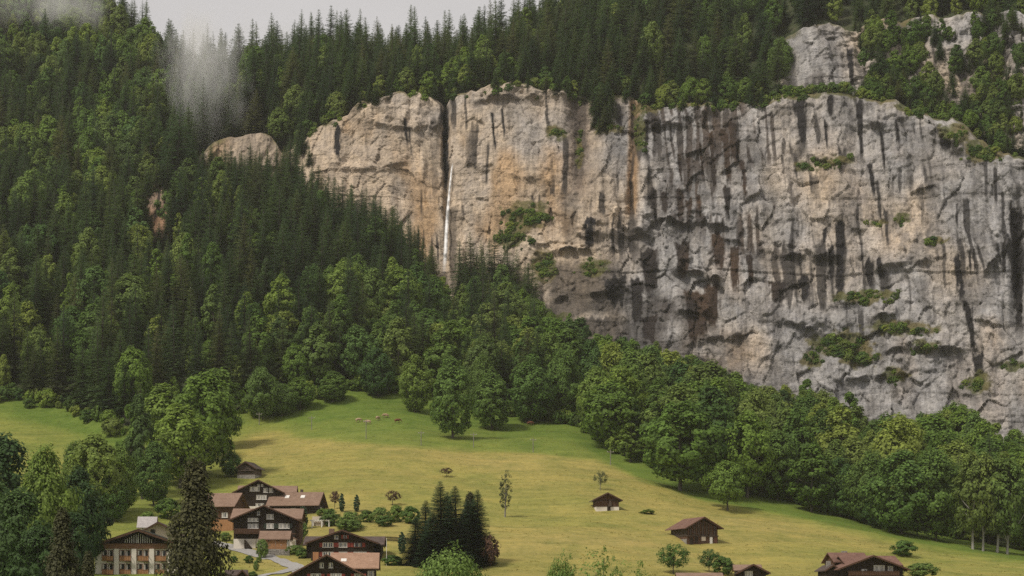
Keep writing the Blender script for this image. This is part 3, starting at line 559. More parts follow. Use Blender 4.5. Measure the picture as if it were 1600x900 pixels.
plant('apple', 0, 1052, 896, 850, 54, 'fruit_tree', 'tree', 'gnarled open fruit tree below the big barn')
plant('apple', 0, 1108, 894, 858, 34, 'fruit_tree', 'tree', 'smaller fruit tree between the gnarled one and the dark bush'); plant('garden', 0, 1130, 898, 870, 40, 'shrub', 'shrub', 'dense dark bush beside the gable of the small house')
plant('pale', 0, 789, 808, 732, 24, 'poplar_tree', 'tree', 'slender pale poplar standing alone on the hay meadow')
plant('pale', 1, 938, 766, 736, 24, 'shrub', 'shrub', 'nearly bare shrub above the white based hut'); plant('red', 1, 698, 745, 731, 20, 'shrub', 'shrub', 'brownish bush alone on the slope above the firs')
plant('red', 1, 523, 795, 768, 20, 'ornamental_tree', 'tree', 'small reddish tree beside the columnar thujas'); plant('red', 1, 613, 790, 767, 24, 'ornamental_tree', 'tree', 'small umbrella shaped brown tree above the hedge')
plant('column', 0, 534, 800, 770, 10, 'thuja', 'tree', 'columnar thuja beside the small reddish tree'); plant('column', 0, 557, 800, 772, 11, 'thuja', 'tree', 'columnar thuja with a pale pole beside it above the hedge'); plant('column', 0, 628, 864, 830, 14, 'thuja', 'tree', 'dark columnar thuja next to the fir clump')
plant('column', 0, 474, 826, 790, 16, 'climbing_ivy', 'plant', 'dark ivy mound climbing the wall end of the long roofed house')
for (x_, y_, t_, w_, v_, nm) in [(517, 822, 796, 34, 0, 'dark round bush at the garden terrace end of the hedge'), (548, 826, 800, 40, 1, 'yellow green bush in front of the thujas'), (545, 830, 812, 44, 1, 'broad low pale bush above the red shuttered chalet'), (573, 816, 798, 30, 0, 'dark hedge bush next to the pale thuja pole'),
        (594, 818, 793, 32, 1, 'yellowish bush in the hedge under the umbrella tree'), (620, 816, 790, 30, 0, 'tall dark hedge bush behind the umbrella tree'), (640, 818, 792, 34, 0, 'dark hedge bush touching the fir clump'), (603, 822, 806, 30, 0, 'low dark bush at the foot of the hedge'), (505, 806, 795, 26, 0, 'low clipped bush behind the garden terrace'),
        (366, 879, 869, 15, 0, 'clipped ball bush on the lawn nearest the old spruce'), (389, 880, 868, 17, 0, 'larger clipped ball bush in the middle of the lawn'), (405, 879, 870, 11, 0, 'small bush at the path side of the lawn'), (400, 892, 876, 10, 1, 'thin pale sapling bush on the lawn'), (410, 872, 843, 22, 1, 'bright green young tree by the stone wall'), (462, 866, 852, 34, 1, 'bright round bush beside the stone wall end'), (472, 872, 858, 26, 0, 'dark bush below the bright one by the path'),
        (470, 842, 815, 26, 1, 'bright leafy bush at the gable corner of the main chalet'), (378, 851, 843, 34, 1, 'flower bed hedge in front of the main chalet'), (352, 845, 832, 22, 1, 'pale bush at the corner by the lane'), (612, 884, 868, 40, 0, 'low garden hedge by the flagpole'), (395, 905, 893, 18, 0, 'reddish garden bush by the small shed'), (1413, 868, 845, 46, 0, 'round bush behind the big brown house'), (1440, 902, 880, 60, 1, 'bright bush spreading beside the big brown house'), (1402, 905, 890, 24, 0, 'small dark bush at the gable of the big brown house'),
        (195, 905, 897, 18, 1, 'green bush below the hotel balconies'), (232, 826, 800, 30, 0, 'bush beside the white shed roof'), (262, 810, 780, 50, 0, 'bush behind the cream gable'), (1012, 803, 796, 26, 0, 'low tussock of weeds beside the white based hut')]:
    plant('garden', v_, x_, y_, t_, w_, 'shrub', 'shrub', nm)
# ------------------------------------------------------------------ the forest
def cells(r0, r1, n, pxlo=-90, pxhi=1700, seed=1):
    r = np.random.default_rng(seed)
    ci = np.nonzero((PX >= pxlo) & (PX <= pxhi))[0]
    A = []
    Yc = TY[r0:r1, ci]; Xc = TX[r0:r1, ci]; Zc = TZ[r0:r1, ci]
    du = np.stack([Xc[:-1, 1:] - Xc[:-1, :-1], Yc[:-1, 1:] - Yc[:-1, :-1]], -1); dv = np.stack([Xc[1:, :-1] - Xc[:-1, :-1], Yc[1:, :-1] - Yc[:-1, :-1]], -1)
    ar = abs(du[..., 0] * dv[..., 1] - du[..., 1] * dv[..., 0]); pr = (ar / ar.sum()).ravel()
    k = r.choice(len(pr), n, p=pr); i, j = np.divmod(k, ar.shape[1]); u, v = r.uniform(size=n), r.uniform(size=n)
    def bl(T): return (T[i, j] * (1 - u) + T[i, j + 1] * u) * (1 - v) + (T[i + 1, j] * (1 - u) + T[i + 1, j + 1] * u) * v
    return np.stack([bl(Xc), bl(Yc), bl(Zc)], 1)
def poisson(P, rad):
    g = {}; out_ = []
    for p in P:
        c = (int(p[0] // rad), int(p[1] // rad)); ok = True
        for a in (-1, 0, 1):
            for b in (-1, 0, 1):
                for q in g.get((c[0] + a, c[1] + b), ()):
                    if (q[0] - p[0]) ** 2 + (q[1] - p[1]) ** 2 < rad * rad: ok = False
        if ok: g.setdefault(c, []).append(p); out_.append(p)
    return out_
TOP = np.array([(-100, -900), (214, -900), (220, 372), (272, 372), (280, 262), (310, 252), (360, 246), (440, 250), (446, -900), (456, -900), (462, 205), (476, 255), (488, 262), (500, 265), (560, 298), (600, 318), (650, 350), (684, 392), (692, 440), (700, 470), (716, 470), (722, 372), (770, 372), (805, 395), (832, 400), (842, 490),
    (880, 498), (910, 508), (960, 538), (1050, 545), (1080, 562), (1160, 600), (1200, 605), (1335, 598), (1345, 660), (1400, 665), (1420, 625), (1460, 618), (1500, 640), (1545, 648), (1600, 690), (1700, 700)], float)
def topline(px): return float(np.interp(px, TOP[:, 0], TOP[:, 1]))
handp = [t['pos'] for t in TREES]
def forest(P, zone):
    for p in P:
        px, py = proj(p); r_ = random.random(); n1 = float(fbm(np.array(p[0] / 45), np.array(p[1] / 40), 3, 91))
        if zone == 'talus':
            mix = .30 + .5 * n1 + .40 * sst(820, 950, px) + .30 * sst(460, 560, py) * sst(380, 460, px) - .38 * sst(440, 520, px) * (1 - sst(430, 520, py)) * (1 - sst(820, 900, px))
            br = r_ < mix
        elif zone == 'upper': br = r_ < .10 + .4 * n1 + .42 * (1 - sst(180, 300, px)) + .12 * sst(850, 1100, px) + .25 * sst(1330, 1500, px)
        h = random.uniform(12, 25) if br else random.triangular(13, 37, 25)
        if zone == 'upper' and px > 1180: h *= .8
        if zone == 'talus' and px > 830: h *= random.uniform(.9, 1.35)
        top = HY - F * (p[2] + h) / p[1]
        if zone == 'talus':
            tl = topline(px) - random.uniform(-12, 14)
            if top < tl:
                h2 = (HY - tl) / F * p[1] - p[2]
                if h2 < 7: continue
                h = h2 if h2 > .55 * h else 0
                if not h: continue
            if any((p[0] - q.x) ** 2 + (p[1] - q.y) ** 2 < 14 for q in handp): continue
        else:
            if 1226 < px < 1342 and 46 < py < 178 and random.random() < .93: continue
            if 1342 <= px < 1620 and py > 40 and random.random() < .25: continue
            if 1040 < px < 1090 and 60 < py < 110 and random.random() < .6: continue
        k = random.randrange(6)
        if br: add('leaf', k, p, h, random.uniform(.68, 1.08))
        else: add('spruce', k, p, h, random.uniform(.8, 1.35) * (25 / h) ** .3)
# continuous slope on the left, below and above the outcrops
Pt = cells(ie + 2, ib, 22000, seed=3); forest(poisson([p for p in Pt if proj(p)[0] <= 830], 6.6), 'talus'); forest(poisson([p for p in Pt if proj(p)[0] > 830], 8.6), 'talus')
Pl = cells(ib - 1, ir + 1, 6000, -90, 448, seed=4)
forest(poisson([p for p in Pl if not (214 < proj(p)[0] < 272 or 300 < proj(p)[0] < 448)], 6.4), 'upper')
iC = int(np.argmin(abs(seg - 12.2)))
Pu = cells(ir, iC, 22000, seed=5)
forest(poisson(Pu, 6.2), 'upper')
# spruces on the tongue that hangs over the rim, and on the second tier
for px, py, hh in ((926, 178, 13), (934, 190, 14), (944, 204, 12), (952, 198, 14), (940, 186, 16), (930, 200, 9), (958, 184, 13), (936, 208, 8), (948, 176, 15), (470, 225, 13), (478, 218, 12), (466, 240, 12), (474, 248, 14), (482, 262, 12)): add('spruce', random.randrange(6), on_cliff(CG, px, py) + Vector((0, .6, -.5)), hh, 1.2)
for _ in range(270):
    px = random.choice((random.uniform(1345, 1620), random.gauss(1375, 22), random.gauss(1440, 30), random.gauss(1560, 30))); py = random.uniform(34, 225); add('leaf' if random.random() < .42 else 'spruce', random.randrange(6), on_cliff(TG, px, py) + Vector((0, .5, -.5)), random.uniform(5, 13), 1.1)
for px, py, hh in ((213, 690, 17), (222, 700, 19), (394, 500, 20), (47, 520, 14), (80, 100, 17), (240, 215, 13), (238, 232, 14), (330, 480, 16), (468, 615, 14), (205, 480, 18), (120, 470, 15), (585, 520, 15), (690, 505, 13), (645, 300, 14)):
    p = ground(px, py) if py > 330 else None
    if p is None: continue
    add('snag', len(TREES) % 2, p, hh, 1.0); TREES[-1]['cat'] = 'tree'; TREES[-1]['name'] = 'dead_tree'; TREES[-1]['label'] = ('tall' if hh > 16 else 'short') + ' dead grey trunk with broken stubs ' + ('in the village tree clump' if py > 680 else 'above the smaller side pasture' if px < 150 else 'inside the mixed forest over the village' if px < 420 else 'in the forest above the cows'); TREES[-1]['group'] = 'dead trunks in the forest'; TREES[-1]['keep'] = True
# growth that spills over the brink
for _ in range(70):
    px = random.uniform(480, 1220); py = float(np.interp(px, CG['px'], HY - F * CG['Z'][-1] / CG['Y'][-1])) + random.uniform(2, 13)
    if 686 < px < 706: continue
    if random.random() < .5: add('spruce', random.randrange(6), on_cliff(CG, px, py) + Vector((0, .8, -.8)), random.uniform(5, 11), 1.15)
    else: add('bush', random.randrange(2), on_cliff(CG, px, py) + Vector((0, .6, -.8)), random.uniform(1.6, 3.6), 1.1)
# trees and bushes right on the brink
for px in np.arange(470, 1700, 5.5):
    px = px + random.uniform(-4, 4); i = int(np.argmin(abs(CG['px'] - px))); top = Vector((CG['X'][-1, i], CG['Y'][-1, i], CG['Z'][-1, i])); b = random.uniform(.5, 9)
    if 688 < px < 704: continue
    p = Vector((top.x * (1 + b / top.y), top.y + b, top.z + .22 * b - .6)); q = random.random()
    if 1222 < px < 1345: q = .9
    if q < .5: add('spruce', random.randrange(6), p, random.uniform(9, 22) * (1 if px < 1200 else .55), 1.15)
    elif q < .72: add('leaf', random.randrange(6), p, random.uniform(6, 13) * (1 if px < 1200 else .7), 1.1)
    else: add('bush', random.randrange(2), p + Vector((0, -b * .9, -.4)), random.uniform(2, 4.5), 1.0)
# undergrowth where the wood meets the grass
for px in np.arange(-20, 1660, 9):
    px = px + random.uniform(-5, 5); eyy = float(np.interp(px, [p[0] for p in EDGE], [p[2] for p in EDGE]))
    if 190 < px < 230 or 1560 < px : continue
    p = ground_y(px, eyy + random.uniform(-2, 9)); add('bush', random.randrange(2), p - Vector((0, 0, .3)), random.uniform(2.5, 6), random.uniform(.8, 1.2))
# shrubs rooted in the green ledges of the wall
for (gx_, gy_, gw, gh) in GREEN:
    G_ = CG
    for _ in range(int(4 + gw * gh / 85)):
        px, py = random.gauss(gx_, gw * .25), random.gauss(gy_, gh * .22)
        add('bush', random.randrange(2), on_cliff(G_, px, py) + Vector((0, .5, -.6)), random.triangular(.7, 3.2, 1.3) * (1.2 if gw * gh > 1500 else 1), 1.1)
for px, py, hh in ((300, 262, 13), (308, 258, 12), (318, 252, 10), (330, 256, 14), (347, 258, 12), (362, 254, 13), (378, 256, 12), (392, 258, 15), (405, 256, 13), (418, 258, 14), (432, 262, 15), (444, 258, 14), (228, 345, 14), (236, 372, 16), (248, 378, 14), (262, 372, 15), (268, 340, 16), (222, 330, 14), (272, 310, 15), (220, 305, 12), (226, 300, 14), (234, 290, 13), (244, 284, 15), (254, 282, 13), (262, 280, 16), (232, 350, 12), (258, 395, 16), (240, 395, 15)):
    i_ = int(np.argmin(abs(PX - px))); yk = keys[7][0][i_] - 6; add('spruce', random.randrange(6), ((px - 800) / F * yk, yk, (HY - py - 8) / F * yk - 3), hh, 1.1)
for p in poisson(cells(ib + 2, ir + 16, 260, 424, 486, 12), 5.5):
    if proj(p)[1] < 236: add('spruce', random.randrange(6), p, random.uniform(12, 20), 1.1)
def ground2(px, py):
    i, f = gcol(px); Yc = TY[ib - 4:, i] * (1 - f) + TY[ib - 4:, i + 1] * f; Zc = TZ[ib - 4:, i] * (1 - f) + TZ[ib - 4:, i + 1] * f; p = HY - F * Zc / Yc; j = int(np.argmax(p <= py)); return Vector(((px - 800) / F * Yc[j], Yc[j], Zc[j]))
for _ in range(34):
    px, py = random.uniform(418, 488), random.uniform(188, 236); add('spruce' if random.random() < .8 else 'leaf', random.randrange(6), ground2(px, py) - Vector((0, 0, .4)), random.uniform(9, 17), 1.1)
for px in np.arange(296, 446, 9):
    px = px + random.uniform(-4, 4); i_ = int(np.argmin(abs(PX - px))); yk = keys[7][0][i_] - 10; tp_ = random.uniform(226, 254); zb = (HY - 292) / F * yk; add('spruce', random.randrange(6), ((px - 800) / F * yk, yk, zb), (HY - tp_) / F * yk - zb, 1.15)
for px, top in ((716, 420), (722, 372), (729, 392), (737, 362), (746, 384), (754, 404), (763, 372), (772, 366), (781, 392), (790, 378), (800, 398), (809, 388), (818, 410), (828, 404), (836, 440), (743, 420), (775, 425), (805, 430)):
    p = ground(px, 482); add('spruce', random.randrange(6), p, (HY - top) / F * p.y - p.z, random.uniform(.75, 1.0))
# what each tree shows to the viewer: a coarse front-to-back fill
ZB = np.zeros((225, 400), bool)
TREES.sort(key=lambda t: t['pos'].y)
for t in TREES:
    px, py = proj(t['pos']); y1 = py / 4; y0 = (HY - F * (t['pos'].z + t['h']) / t['pos'].y) / 4; hw = RAD[t['kind']][t['var']] * t['w'] * t['h'] / t['pos'].y * F / 4
    a, b = int(max(0, y0)), int(min(224, y1))
    for yy in range(a, b + 1):
        f = (yy - y0) / max(1, y1 - y0); hwid = hw * (f if t['kind'] in ('spruce', 'fir') else math.sqrt(max(0, 1 - (2 * f - .95) ** 2)))
        c, d = int(max(0, px / 4 - hwid)), int(min(400, px / 4 + hwid + 1))
        if d > c:
            row = ZB[yy, c:d]; t['vis'] += int((~row).sum()); row[:] = True
def make_tree(t):
    nm = t['name'] or ('spruce_tree' if t['kind'] in ('spruce', 'fir') else 'shrub' if t['kind'] == 'bush' else 'broadleaf_tree')
    e_ = bpy.data.objects.new(nm, None); COL.objects.link(e_); e_.location = t['pos']; e_.rotation_euler = (t['tx'], t['ty'], t['rot'])
    e_.empty_display_size = .5
    e_.scale = (t['h'] * t['w'], t['h'] * t['w'], t['h'])
    tr, cr_ = KIND[t['kind']][t['var']]
    t['o'] = (link('trunk', tr, e_), link('crown', cr_, e_))
    px, py = proj(t['pos']); sprc = t['kind'] in ('spruce', 'fir'); y = t['pos'].y
    lb, gp_ = t['label'], t['group']
    if 'cat' in t: tag(e_, lb, t['cat'], gp_); return e_
    if t['kind'] == 'bush':
        if y > 640 and lb is None:
            hi = py < HY - F * float(np.interp(px, CG['px'], CG['Z'][-1])) / float(np.interp(px, CG['px'], CG['Y'][-1])) + 6
            lb, gp_ = ('low bush on the very brink of the rock wall', 'bushes on the brink') if hi else (('tiny' if t['h'] < 1.3 else 'small' if t['h'] < 2.2 else 'bushy') + (' rounded' if t['var'] else ' narrow') + ' shrub rooted ' + ('below the brink of the ochre face' if px < 960 and py < 270 else 'in the green ledges beside the waterfall face' if px < 860 else 'on the dark stained ledge of the wall' if px < 980 else 'high on the streaked grey wall' if py < 300 else 'on the small middle ledges of the grey wall' if py < 440 else 'on the long grassy ledge of the grey wall' if py < 500 else 'in the big green patch low on the grey wall'), 'shrubs on the ledges')
        elif lb is None: lb, gp_ = ('tall' if t['h'] > 4.8 else 'mid sized' if t['h'] > 3.6 else 'low') + (' spreading' if t['var'] else ' rounded') + ' bush where the wood meets ' + ('the smaller side pasture' if px < 200 else 'the grass above the village' if px < 420 else 'the grazed pasture' if px < 900 else 'the meadow behind the huts' if px < 1150 else 'the meadow past the lone tree'), 'bushes along the wood edge'
        tag(e_, lb, 'shrub', gp_); return e_
    if not lb:
        sz = 'tall' if t['h'] > (26 if sprc else 19) else 'mid sized' if t['h'] > (18 if sprc else 13) else 'short'
        sh = ('full', 'broad', 'slim', 'wide spreading', 'bare stemmed', 'narrow')[t['var']] if sprc else 'white stemmed' if t['kind'] == 'birch' else {'leaf': ('ovate', 'round crowned', 'oval', 'lobed', 'broad crowned', 'slender'), 'dark': ('dense', 'wide dense', 'compact'), 'shade': ('dark leaved', 'slim dark leaved'), 'lone': ('round',)}[t['kind']][t['var']]
        kd_ = 'spruce' if sprc else 'birch' if t['kind'] == 'birch' else 'broadleaf tree'
        if gp_: zn = 'in the thicket beside the hotel' if y < 345 else 'in the clump of trees above the village' if px < 400 else 'along the top edge of the grazed pasture' if px < 900 else 'in the belt behind the lone meadow tree' if px < 1290 else 'in the wood edge above the big brown house'
        elif y > 795 or py < 240: zn = 'high on the slope beside the mist plume' if px < 285 else 'above the small rock outcrop' if px < 460 else 'on the cliff top before the waterfall gully' if px < 697 else 'on the brink above the ochre rock face' if px < 930 else 'above the streaked grey rock wall' if px < 1210 else 'around the upper rock band'
        elif px > 835: zn = 'under the dark stained foot of the rock wall' if px < 1010 else 'between the lone meadow tree and the rock wall' if px < 1220 else 'in the wood uphill of the big brown house' if px < 1460 else 'in the wood behind the birches'
        else: zn = 'on the forest slope above the smaller side pasture' if px < 200 else 'on the forest slope above the village clump' if px < 400 else 'on the forest slope above the grazing cows' if px < 620 else 'in the forest below the waterfall'
        lb = f'{sz} {sh} {kd_} {zn}'; gp_ = ('spruces ' if sprc else 'broadleaf trees ') + zn
    tag(e_, lb, 'tree', gp_ if not t['keep'] else 'broadleaf trees along the wood edge')
    return e_
rest = {'spruce': [], 'leaf': [], 'bush': []}
for t in TREES:
    if 'cat' in t: make_tree(t)
for kd in (('spruce',), ('leaf', 'dark', 'birch', 'lone', 'shade'), ('bush',)):
    L_ = sorted([t for t in TREES if t['kind'] in kd and 'cat' not in t], key=lambda t: -(t['vis'] + (1e6 if t['keep'] or t['group'] else 0)))
    for i, t in enumerate(L_):
        if i < 285 and (t['vis'] > 0 or t['keep']): make_tree(t)
        else: rest[kd[0]].append(t)
print('trees', len(TREES), {k: len(v) for k, v in rest.items()}, time.time() - T0)
def gn_mass(name, label, L_, kind):
    """everything past the few hundred largest: one mass, instanced on points"""
    n = len(L_); m = bpy.data.meshes.new(name); m.vertices.add(n)
    m.vertices.foreach_set('co', np.array([tuple(t['pos']) for t in L_], np.float32).ravel())
    def at(nm, ty, arr, key): q = m.attributes.new(nm, ty, 'POINT'); q.data.foreach_set(key, np.asarray(arr).ravel())
    at('rot', 'FLOAT_VECTOR', np.array([(t['tx'], t['ty'], t['rot']) for t in L_], np.float32), 'vector')
    at('scl', 'FLOAT_VECTOR', np.array([(t['h'] * t['w'], t['h'] * t['w'], t['h']) for t in L_], np.float32), 'vector')
    at('idx', 'INT', np.array([t['var'] for t in L_], np.int32), 'value')
    o = link(name, m); g = bpy.data.node_groups.new(name, 'GeometryNodeTree')
    g.interface.new_socket('Geometry', in_out='INPUT', socket_type='NodeSocketGeometry'); g.interface.new_socket('Geometry', in_out='OUTPUT', socket_type='NodeSocketGeometry')
    N = g.nodes.new; gi, go = N('NodeGroupInput'), N('NodeGroupOutput'); iop = N('GeometryNodeInstanceOnPoints'); l = g.links.new
    mp_ = N('GeometryNodeMeshToPoints'); l(gi.outputs[0], mp_.inputs[0])
    l(mp_.outputs[0], iop.inputs['Points']); iop.inputs['Pick Instance'].default_value = True
    jn = N('GeometryNodeJoinGeometry')
    src = {}
    for t in TREES:
        if t['kind'] == kind and 'o' in t and 'cat' not in t: src.setdefault(t['var'], t['o'])
    for v in sorted(range(len(KIND[kind])), reverse=True):
        j2 = N('GeometryNodeJoinGeometry')
        for ob in src[v]:
            oi = N('GeometryNodeObjectInfo'); oi.inputs['Object'].default_value = ob; oi.transform_space = 'ORIGINAL'; l(oi.outputs['Geometry'], j2.inputs[0])
        gti = N('GeometryNodeGeometryToInstance'); l(j2.outputs[0], gti.inputs[0]); l(gti.outputs[0], jn.inputs[0])
    l(jn.outputs[0], iop.inputs['Instance'])
    for nm, ty, sk in (('rot', 'FLOAT_VECTOR', 'Rotation'), ('scl', 'FLOAT_VECTOR', 'Scale'), ('idx', 'INT', 'Instance Index')):
        a = N('GeometryNodeInputNamedAttribute'); a.data_type = ty; a.inputs['Name'].default_value = nm
        if sk == 'Rotation':
            er = N('FunctionNodeEulerToRotation'); l(a.outputs[0], er.inputs[0]); l(er.outputs[0], iop.inputs[sk])
        else: l(a.outputs[0], iop.inputs[sk])
    l(iop.outputs[0], go.inputs[0])
    md = o.modifiers.new('scatter', 'NODES'); md.node_group = g
    tag(o, label, 'forest', None, 'stuff')
for k_ in ('leaf', 'spruce'):
    for t in rest[k_]: t['var'] %= 6
gn_mass('spruce_forest', 'far spruces filling the forest on the slopes and above the cliff', rest['spruce'], 'spruce')
if rest['bush']: gn_mass('undergrowth', 'small bushes half hidden along the wood edge, the brink and the ledges', rest['bush'], 'bush')
gn_mass('broadleaf_forest', 'far broadleaf trees filling the forest between the spruces', rest['leaf'], 'leaf')

# ------------------------------------------------------------------ houses
def plain(name, c1, c2, scale=1.2, stretch=None, rough=.8, bump=.03):
    s = NM(name); n = s.noise(scale, 5, .65, stretch=stretch); s.col(s.ramp(n, (.28, c1), (.72, c2))); s.p.inputs['Roughness'].default_value = rough; s.bump(n, bump); return s.m
def planks(name, c1, c2, per=.22, axis=2, rough=.85):
    s = NM(name); co = s.n('TexCoord').outputs['Object']; n = s.noise(1.1, 5, .7, co, stretch=(3, 3, .7) if axis != 2 else (.7, .7, 3))
    w_ = s.n('TexWave'); w_.wave_type = 'BANDS'; w_.bands_direction = 'XYZ'[axis]; w_.inputs['Scale'].default_value = .314 / per; w_.inputs['Distortion'].default_value = .3; s.l(co, w_.inputs[0])
    c = s.ramp(n, (.28, c1), (.72, c2)); c = s.mix(1.0, c, s.ramp(w_.outputs[0], (0, (.55, .55, .55)), (.25, (1, 1, 1))), 'MULTIPLY')
    s.col(c); s.p.inputs['Roughness'].default_value = rough; s.bump(w_.outputs[0], .03); return s.m
def tiles(name, c1, c2, c3):
    s = NM(name); co = s.n('TexCoord').outputs['Object']; n = s.noise(.8, 6, .7, co); n2 = s.noise(6, 2, .5, co)
    c = s.ramp(n, (.28, c1), (.5, c2), (.75, c3)); c = s.mix(1.0, c, s.ramp(n2, (.3, (.75, .75, .75)), (.7, (1.2, 1.2, 1.2))), 'MULTIPLY')
    w_ = s.n('TexWave'); w_.bands_direction = 'Z'; w_.inputs['Scale'].default_value = 2.2; w_.inputs['Distortion'].default_value = .4; s.l(co, w_.inputs[0])
    c = s.mix(1.0, c, s.ramp(w_.outputs[0], (0, (.72, .72, .72)), (.3, (1, 1, 1))), 'MULTIPLY')
    s.col(c); s.bump(w_.outputs[0], .05); return s.m
M['timber'] = planks('dark_timber', (.020, .014, .010), (.050, .034, .024))
M['timber_brown'] = planks('brown_timber', (.07, .036, .022), (.13, .07, .042))
M['timber_grey'] = planks('weathered_timber', (.06, .045, .035), (.14, .10, .08), axis=0)
M['timber_red'] = planks('red_timber', (.09, .035, .022), (.16, .07, .045))
M['timber_orange'] = planks('varnished_timber', (.33, .165, .075), (.44, .23, .11), axis=0)
M['wood_mid'] = planks('balcony_timber', (.20, .105, .06), (.30, .16, .09), axis=0)
M['plaster'] = plain('white_plaster', (.64, .58, .50), (.76, .70, .61), .5)
M['plaster_cream'] = plain('cream_plaster', (.50, .42, .34), (.60, .51, .42), .5)
M['stone'] = plain('rubble_stone', (.12, .11, .10), (.38, .35, .31), 2.2, bump=.15)
M['tile_salmon'] = tiles('salmon_tiles', (.27, .16, .105), (.36, .22, .148), (.42, .27, .19))
M['tile_mauve'] = tiles('mauve_tiles', (.18, .115, .082), (.255, .165, .118), (.31, .21, .155))
M['tile_red'] = tiles('red_brown_tiles', (.12, .066, .050), (.185, .10, .075), (.235, .14, .105))
M['tile_dark'] = tiles('dark_tiles', (.055, .04, .036), (.10, .072, .062), (.15, .11, .095))
M['tile_green'] = tiles('blackish_green_roofing', (.018, .022, .018), (.030, .036, .030), (.045, .052, .042))
M['tile_pale'] = tiles('pale_sheet_roofing', (.38, .35, .34), (.46, .42, .41), (.52, .48, .46))
M['white'] = plain('white_paint', (.66, .63, .58), (.76, .73, .68), 3, rough=.5)
M['shutter_red'] = plain('red_shutter_paint', (.20, .035, .025), (.28, .055, .04), 3, rough=.6)
M['shutter_dark'] = plain('dark_shutter_paint', (.03, .04, .03), (.05, .06, .045), 3, rough=.6)
M['curtain'] = plain('net_curtain', (.50, .47, .42), (.66, .62, .56), 5)
s = NM('window_glass'); s.col((.03, .033, .035)); s.p.inputs['Roughness'].default_value = .08; s.p.inputs['Specular IOR Level'].default_value = .6; M['glass'] = s.m
s = NM('metal'); s.col((.45, .45, .45)); s.p.inputs['Metallic'].default_value = .8; s.p.inputs['Roughness'].default_value = .4; M['metal'] = s.m
M['asphalt'] = plain('lane_gravel', (.24, .23, .22), (.36, .345, .33), 1.5)
class MB:
    def __init__(s): s.v = []; s.f = []
    def box(s, a, b, T=None):
        o = len(s.v); P = [Vector((x, y, z)) for x in (a[0], b[0]) for y in (a[1], b[1]) for z in (a[2], b[2])]
        s.v += [T @ p if T else p for p in P]; s.f += [tuple(o + i for i in q) for q in ((0, 1, 3, 2), (4, 6, 7, 5), (0, 4, 5, 1), (2, 3, 7, 6), (0, 2, 6, 4), (1, 5, 7, 3))]; return s
    def prism(s, poly_, y0, y1, T=None):
        """polygon in x,z swept along y"""
        o = len(s.v); n = len(poly_)
        for y in (y0, y1): s.v += [T @ Vector((x, y, z)) if T else Vector((x, y, z)) for x, z in poly_]
        s.f += [tuple(o + i for i in range(n)), tuple(o + n + i for i in reversed(range(n)))]
        s.f += [(o + i, o + n + i, o + n + (i + 1) % n, o + (i + 1) % n) for i in range(n)]; return s
    def cyl(s, p, r, h, n=8, r2=None, T=None):
        o = len(s.v); r2 = r if r2 is None else r2
        for k, (rr, z) in enumerate(((r, 0), (r2, h))):
            for i in range(n):
                q = Vector((p[0] + rr * math.cos(6.2832 * i / n), p[1] + rr * math.sin(6.2832 * i / n), p[2] + z)); s.v.append(T @ q if T else q)
        s.f += [(o + i, o + (i + 1) % n, o + n + (i + 1) % n, o + n + i) for i in range(n)] + [tuple(o + n + i for i in range(n))]; return s
    def build(s, name, mat, parent=None):
        m = bpy.data.meshes.new(name); m.from_pydata([tuple(q) for q in s.v], [], s.f); m.materials.append(mat); m.update(); return link(name, m, parent)
def root(name, label, cat, P, rz=0, group=None):
    e_ = bpy.data.objects.new(name, None); COL.objects.link(e_); e_.location = P; e_.rotation_euler.z = R(rz); return tag(e_, label, cat, group)
IDT = Matrix.Identity(4)
def block(rt, T, w_, d, h, rise, wall, roof, ovs=.9, ovf=1.1, base=0, basemat=None, gable=None, th=.20, wname='wall'):
    """gabled volume: front gable on y=0, ridge along y; T places it in the house. Returns T"""
    z0 = base
    if base: MB().box((-w_ / 2 - .04, -.04, -2.5), (w_ / 2 + .04, d + .04, base), T).build('base', basemat or M['plaster'], rt)
    else: z0 = -2.5
    hw = w_ / 2
    if gable: 
        MB().prism([(-hw, z0), (hw, z0), (hw, h), (-hw, h)], 0, d, T).build(wname, wall, rt)
        MB().prism([(-hw, h + .01), (hw, h + .01), (0, h + rise)], -.05, d + .05, T).build('gable', gable, rt)
    else: MB().prism([(-hw, z0), (hw, z0), (hw, h), (0, h + rise), (-hw, h)], 0, d, T).build(wname, wall, rt)
    sl = rise / hw; W_ = hw + ovs; ze = h - sl * ovs; zr = h + rise; t = th
    rf = MB().prism([(-W_, ze + .02), (0, zr + .02), (W_, ze + .02), (W_, ze + t), (0, zr + t + .03), (-W_, ze + t)], -ovf, d + ovf, T).build('roof', roof, rt)
    for sg in (-1, 1):      # barge boards along the verge
        MB().prism([(sg * W_, ze - .10), (sg * .005, zr - .10), (sg * .005, zr + t - .03), (sg * W_, ze + t - .05)][::sg], -ovf - .07, -ovf - .004, T).build('bargeboard', M['timber_brown'], rt)
    mb = MB()
    for y in (-ovf * .5, d * .35, d * .7):      # purlin ends under the eaves
        for sg in (-1, 1): mb.box((sg * (hw + .02), y, ze - .2 + sl * ovs - .35), (sg * (hw + ovs * .7), y + .16, ze - .2 + sl * ovs * .6), T)
    mb.build('rafters', M['timber'], rt)
    return rf
def face(T, side, w_, d):
    if side == 'f': return T
    if side == 'b': return T @ Matrix.Translation((0, d, 0)) @ Matrix.Rotation(math.pi, 4, 'Z')
    if side == 'l': return T @ Matrix.Translation((-w_ / 2, d / 2, 0)) @ Matrix.Rotation(-math.pi / 2, 4, 'Z')
    return T @ Matrix.Translation((w_ / 2, d / 2, 0)) @ Matrix.Rotation(math.pi / 2, 4, 'Z')
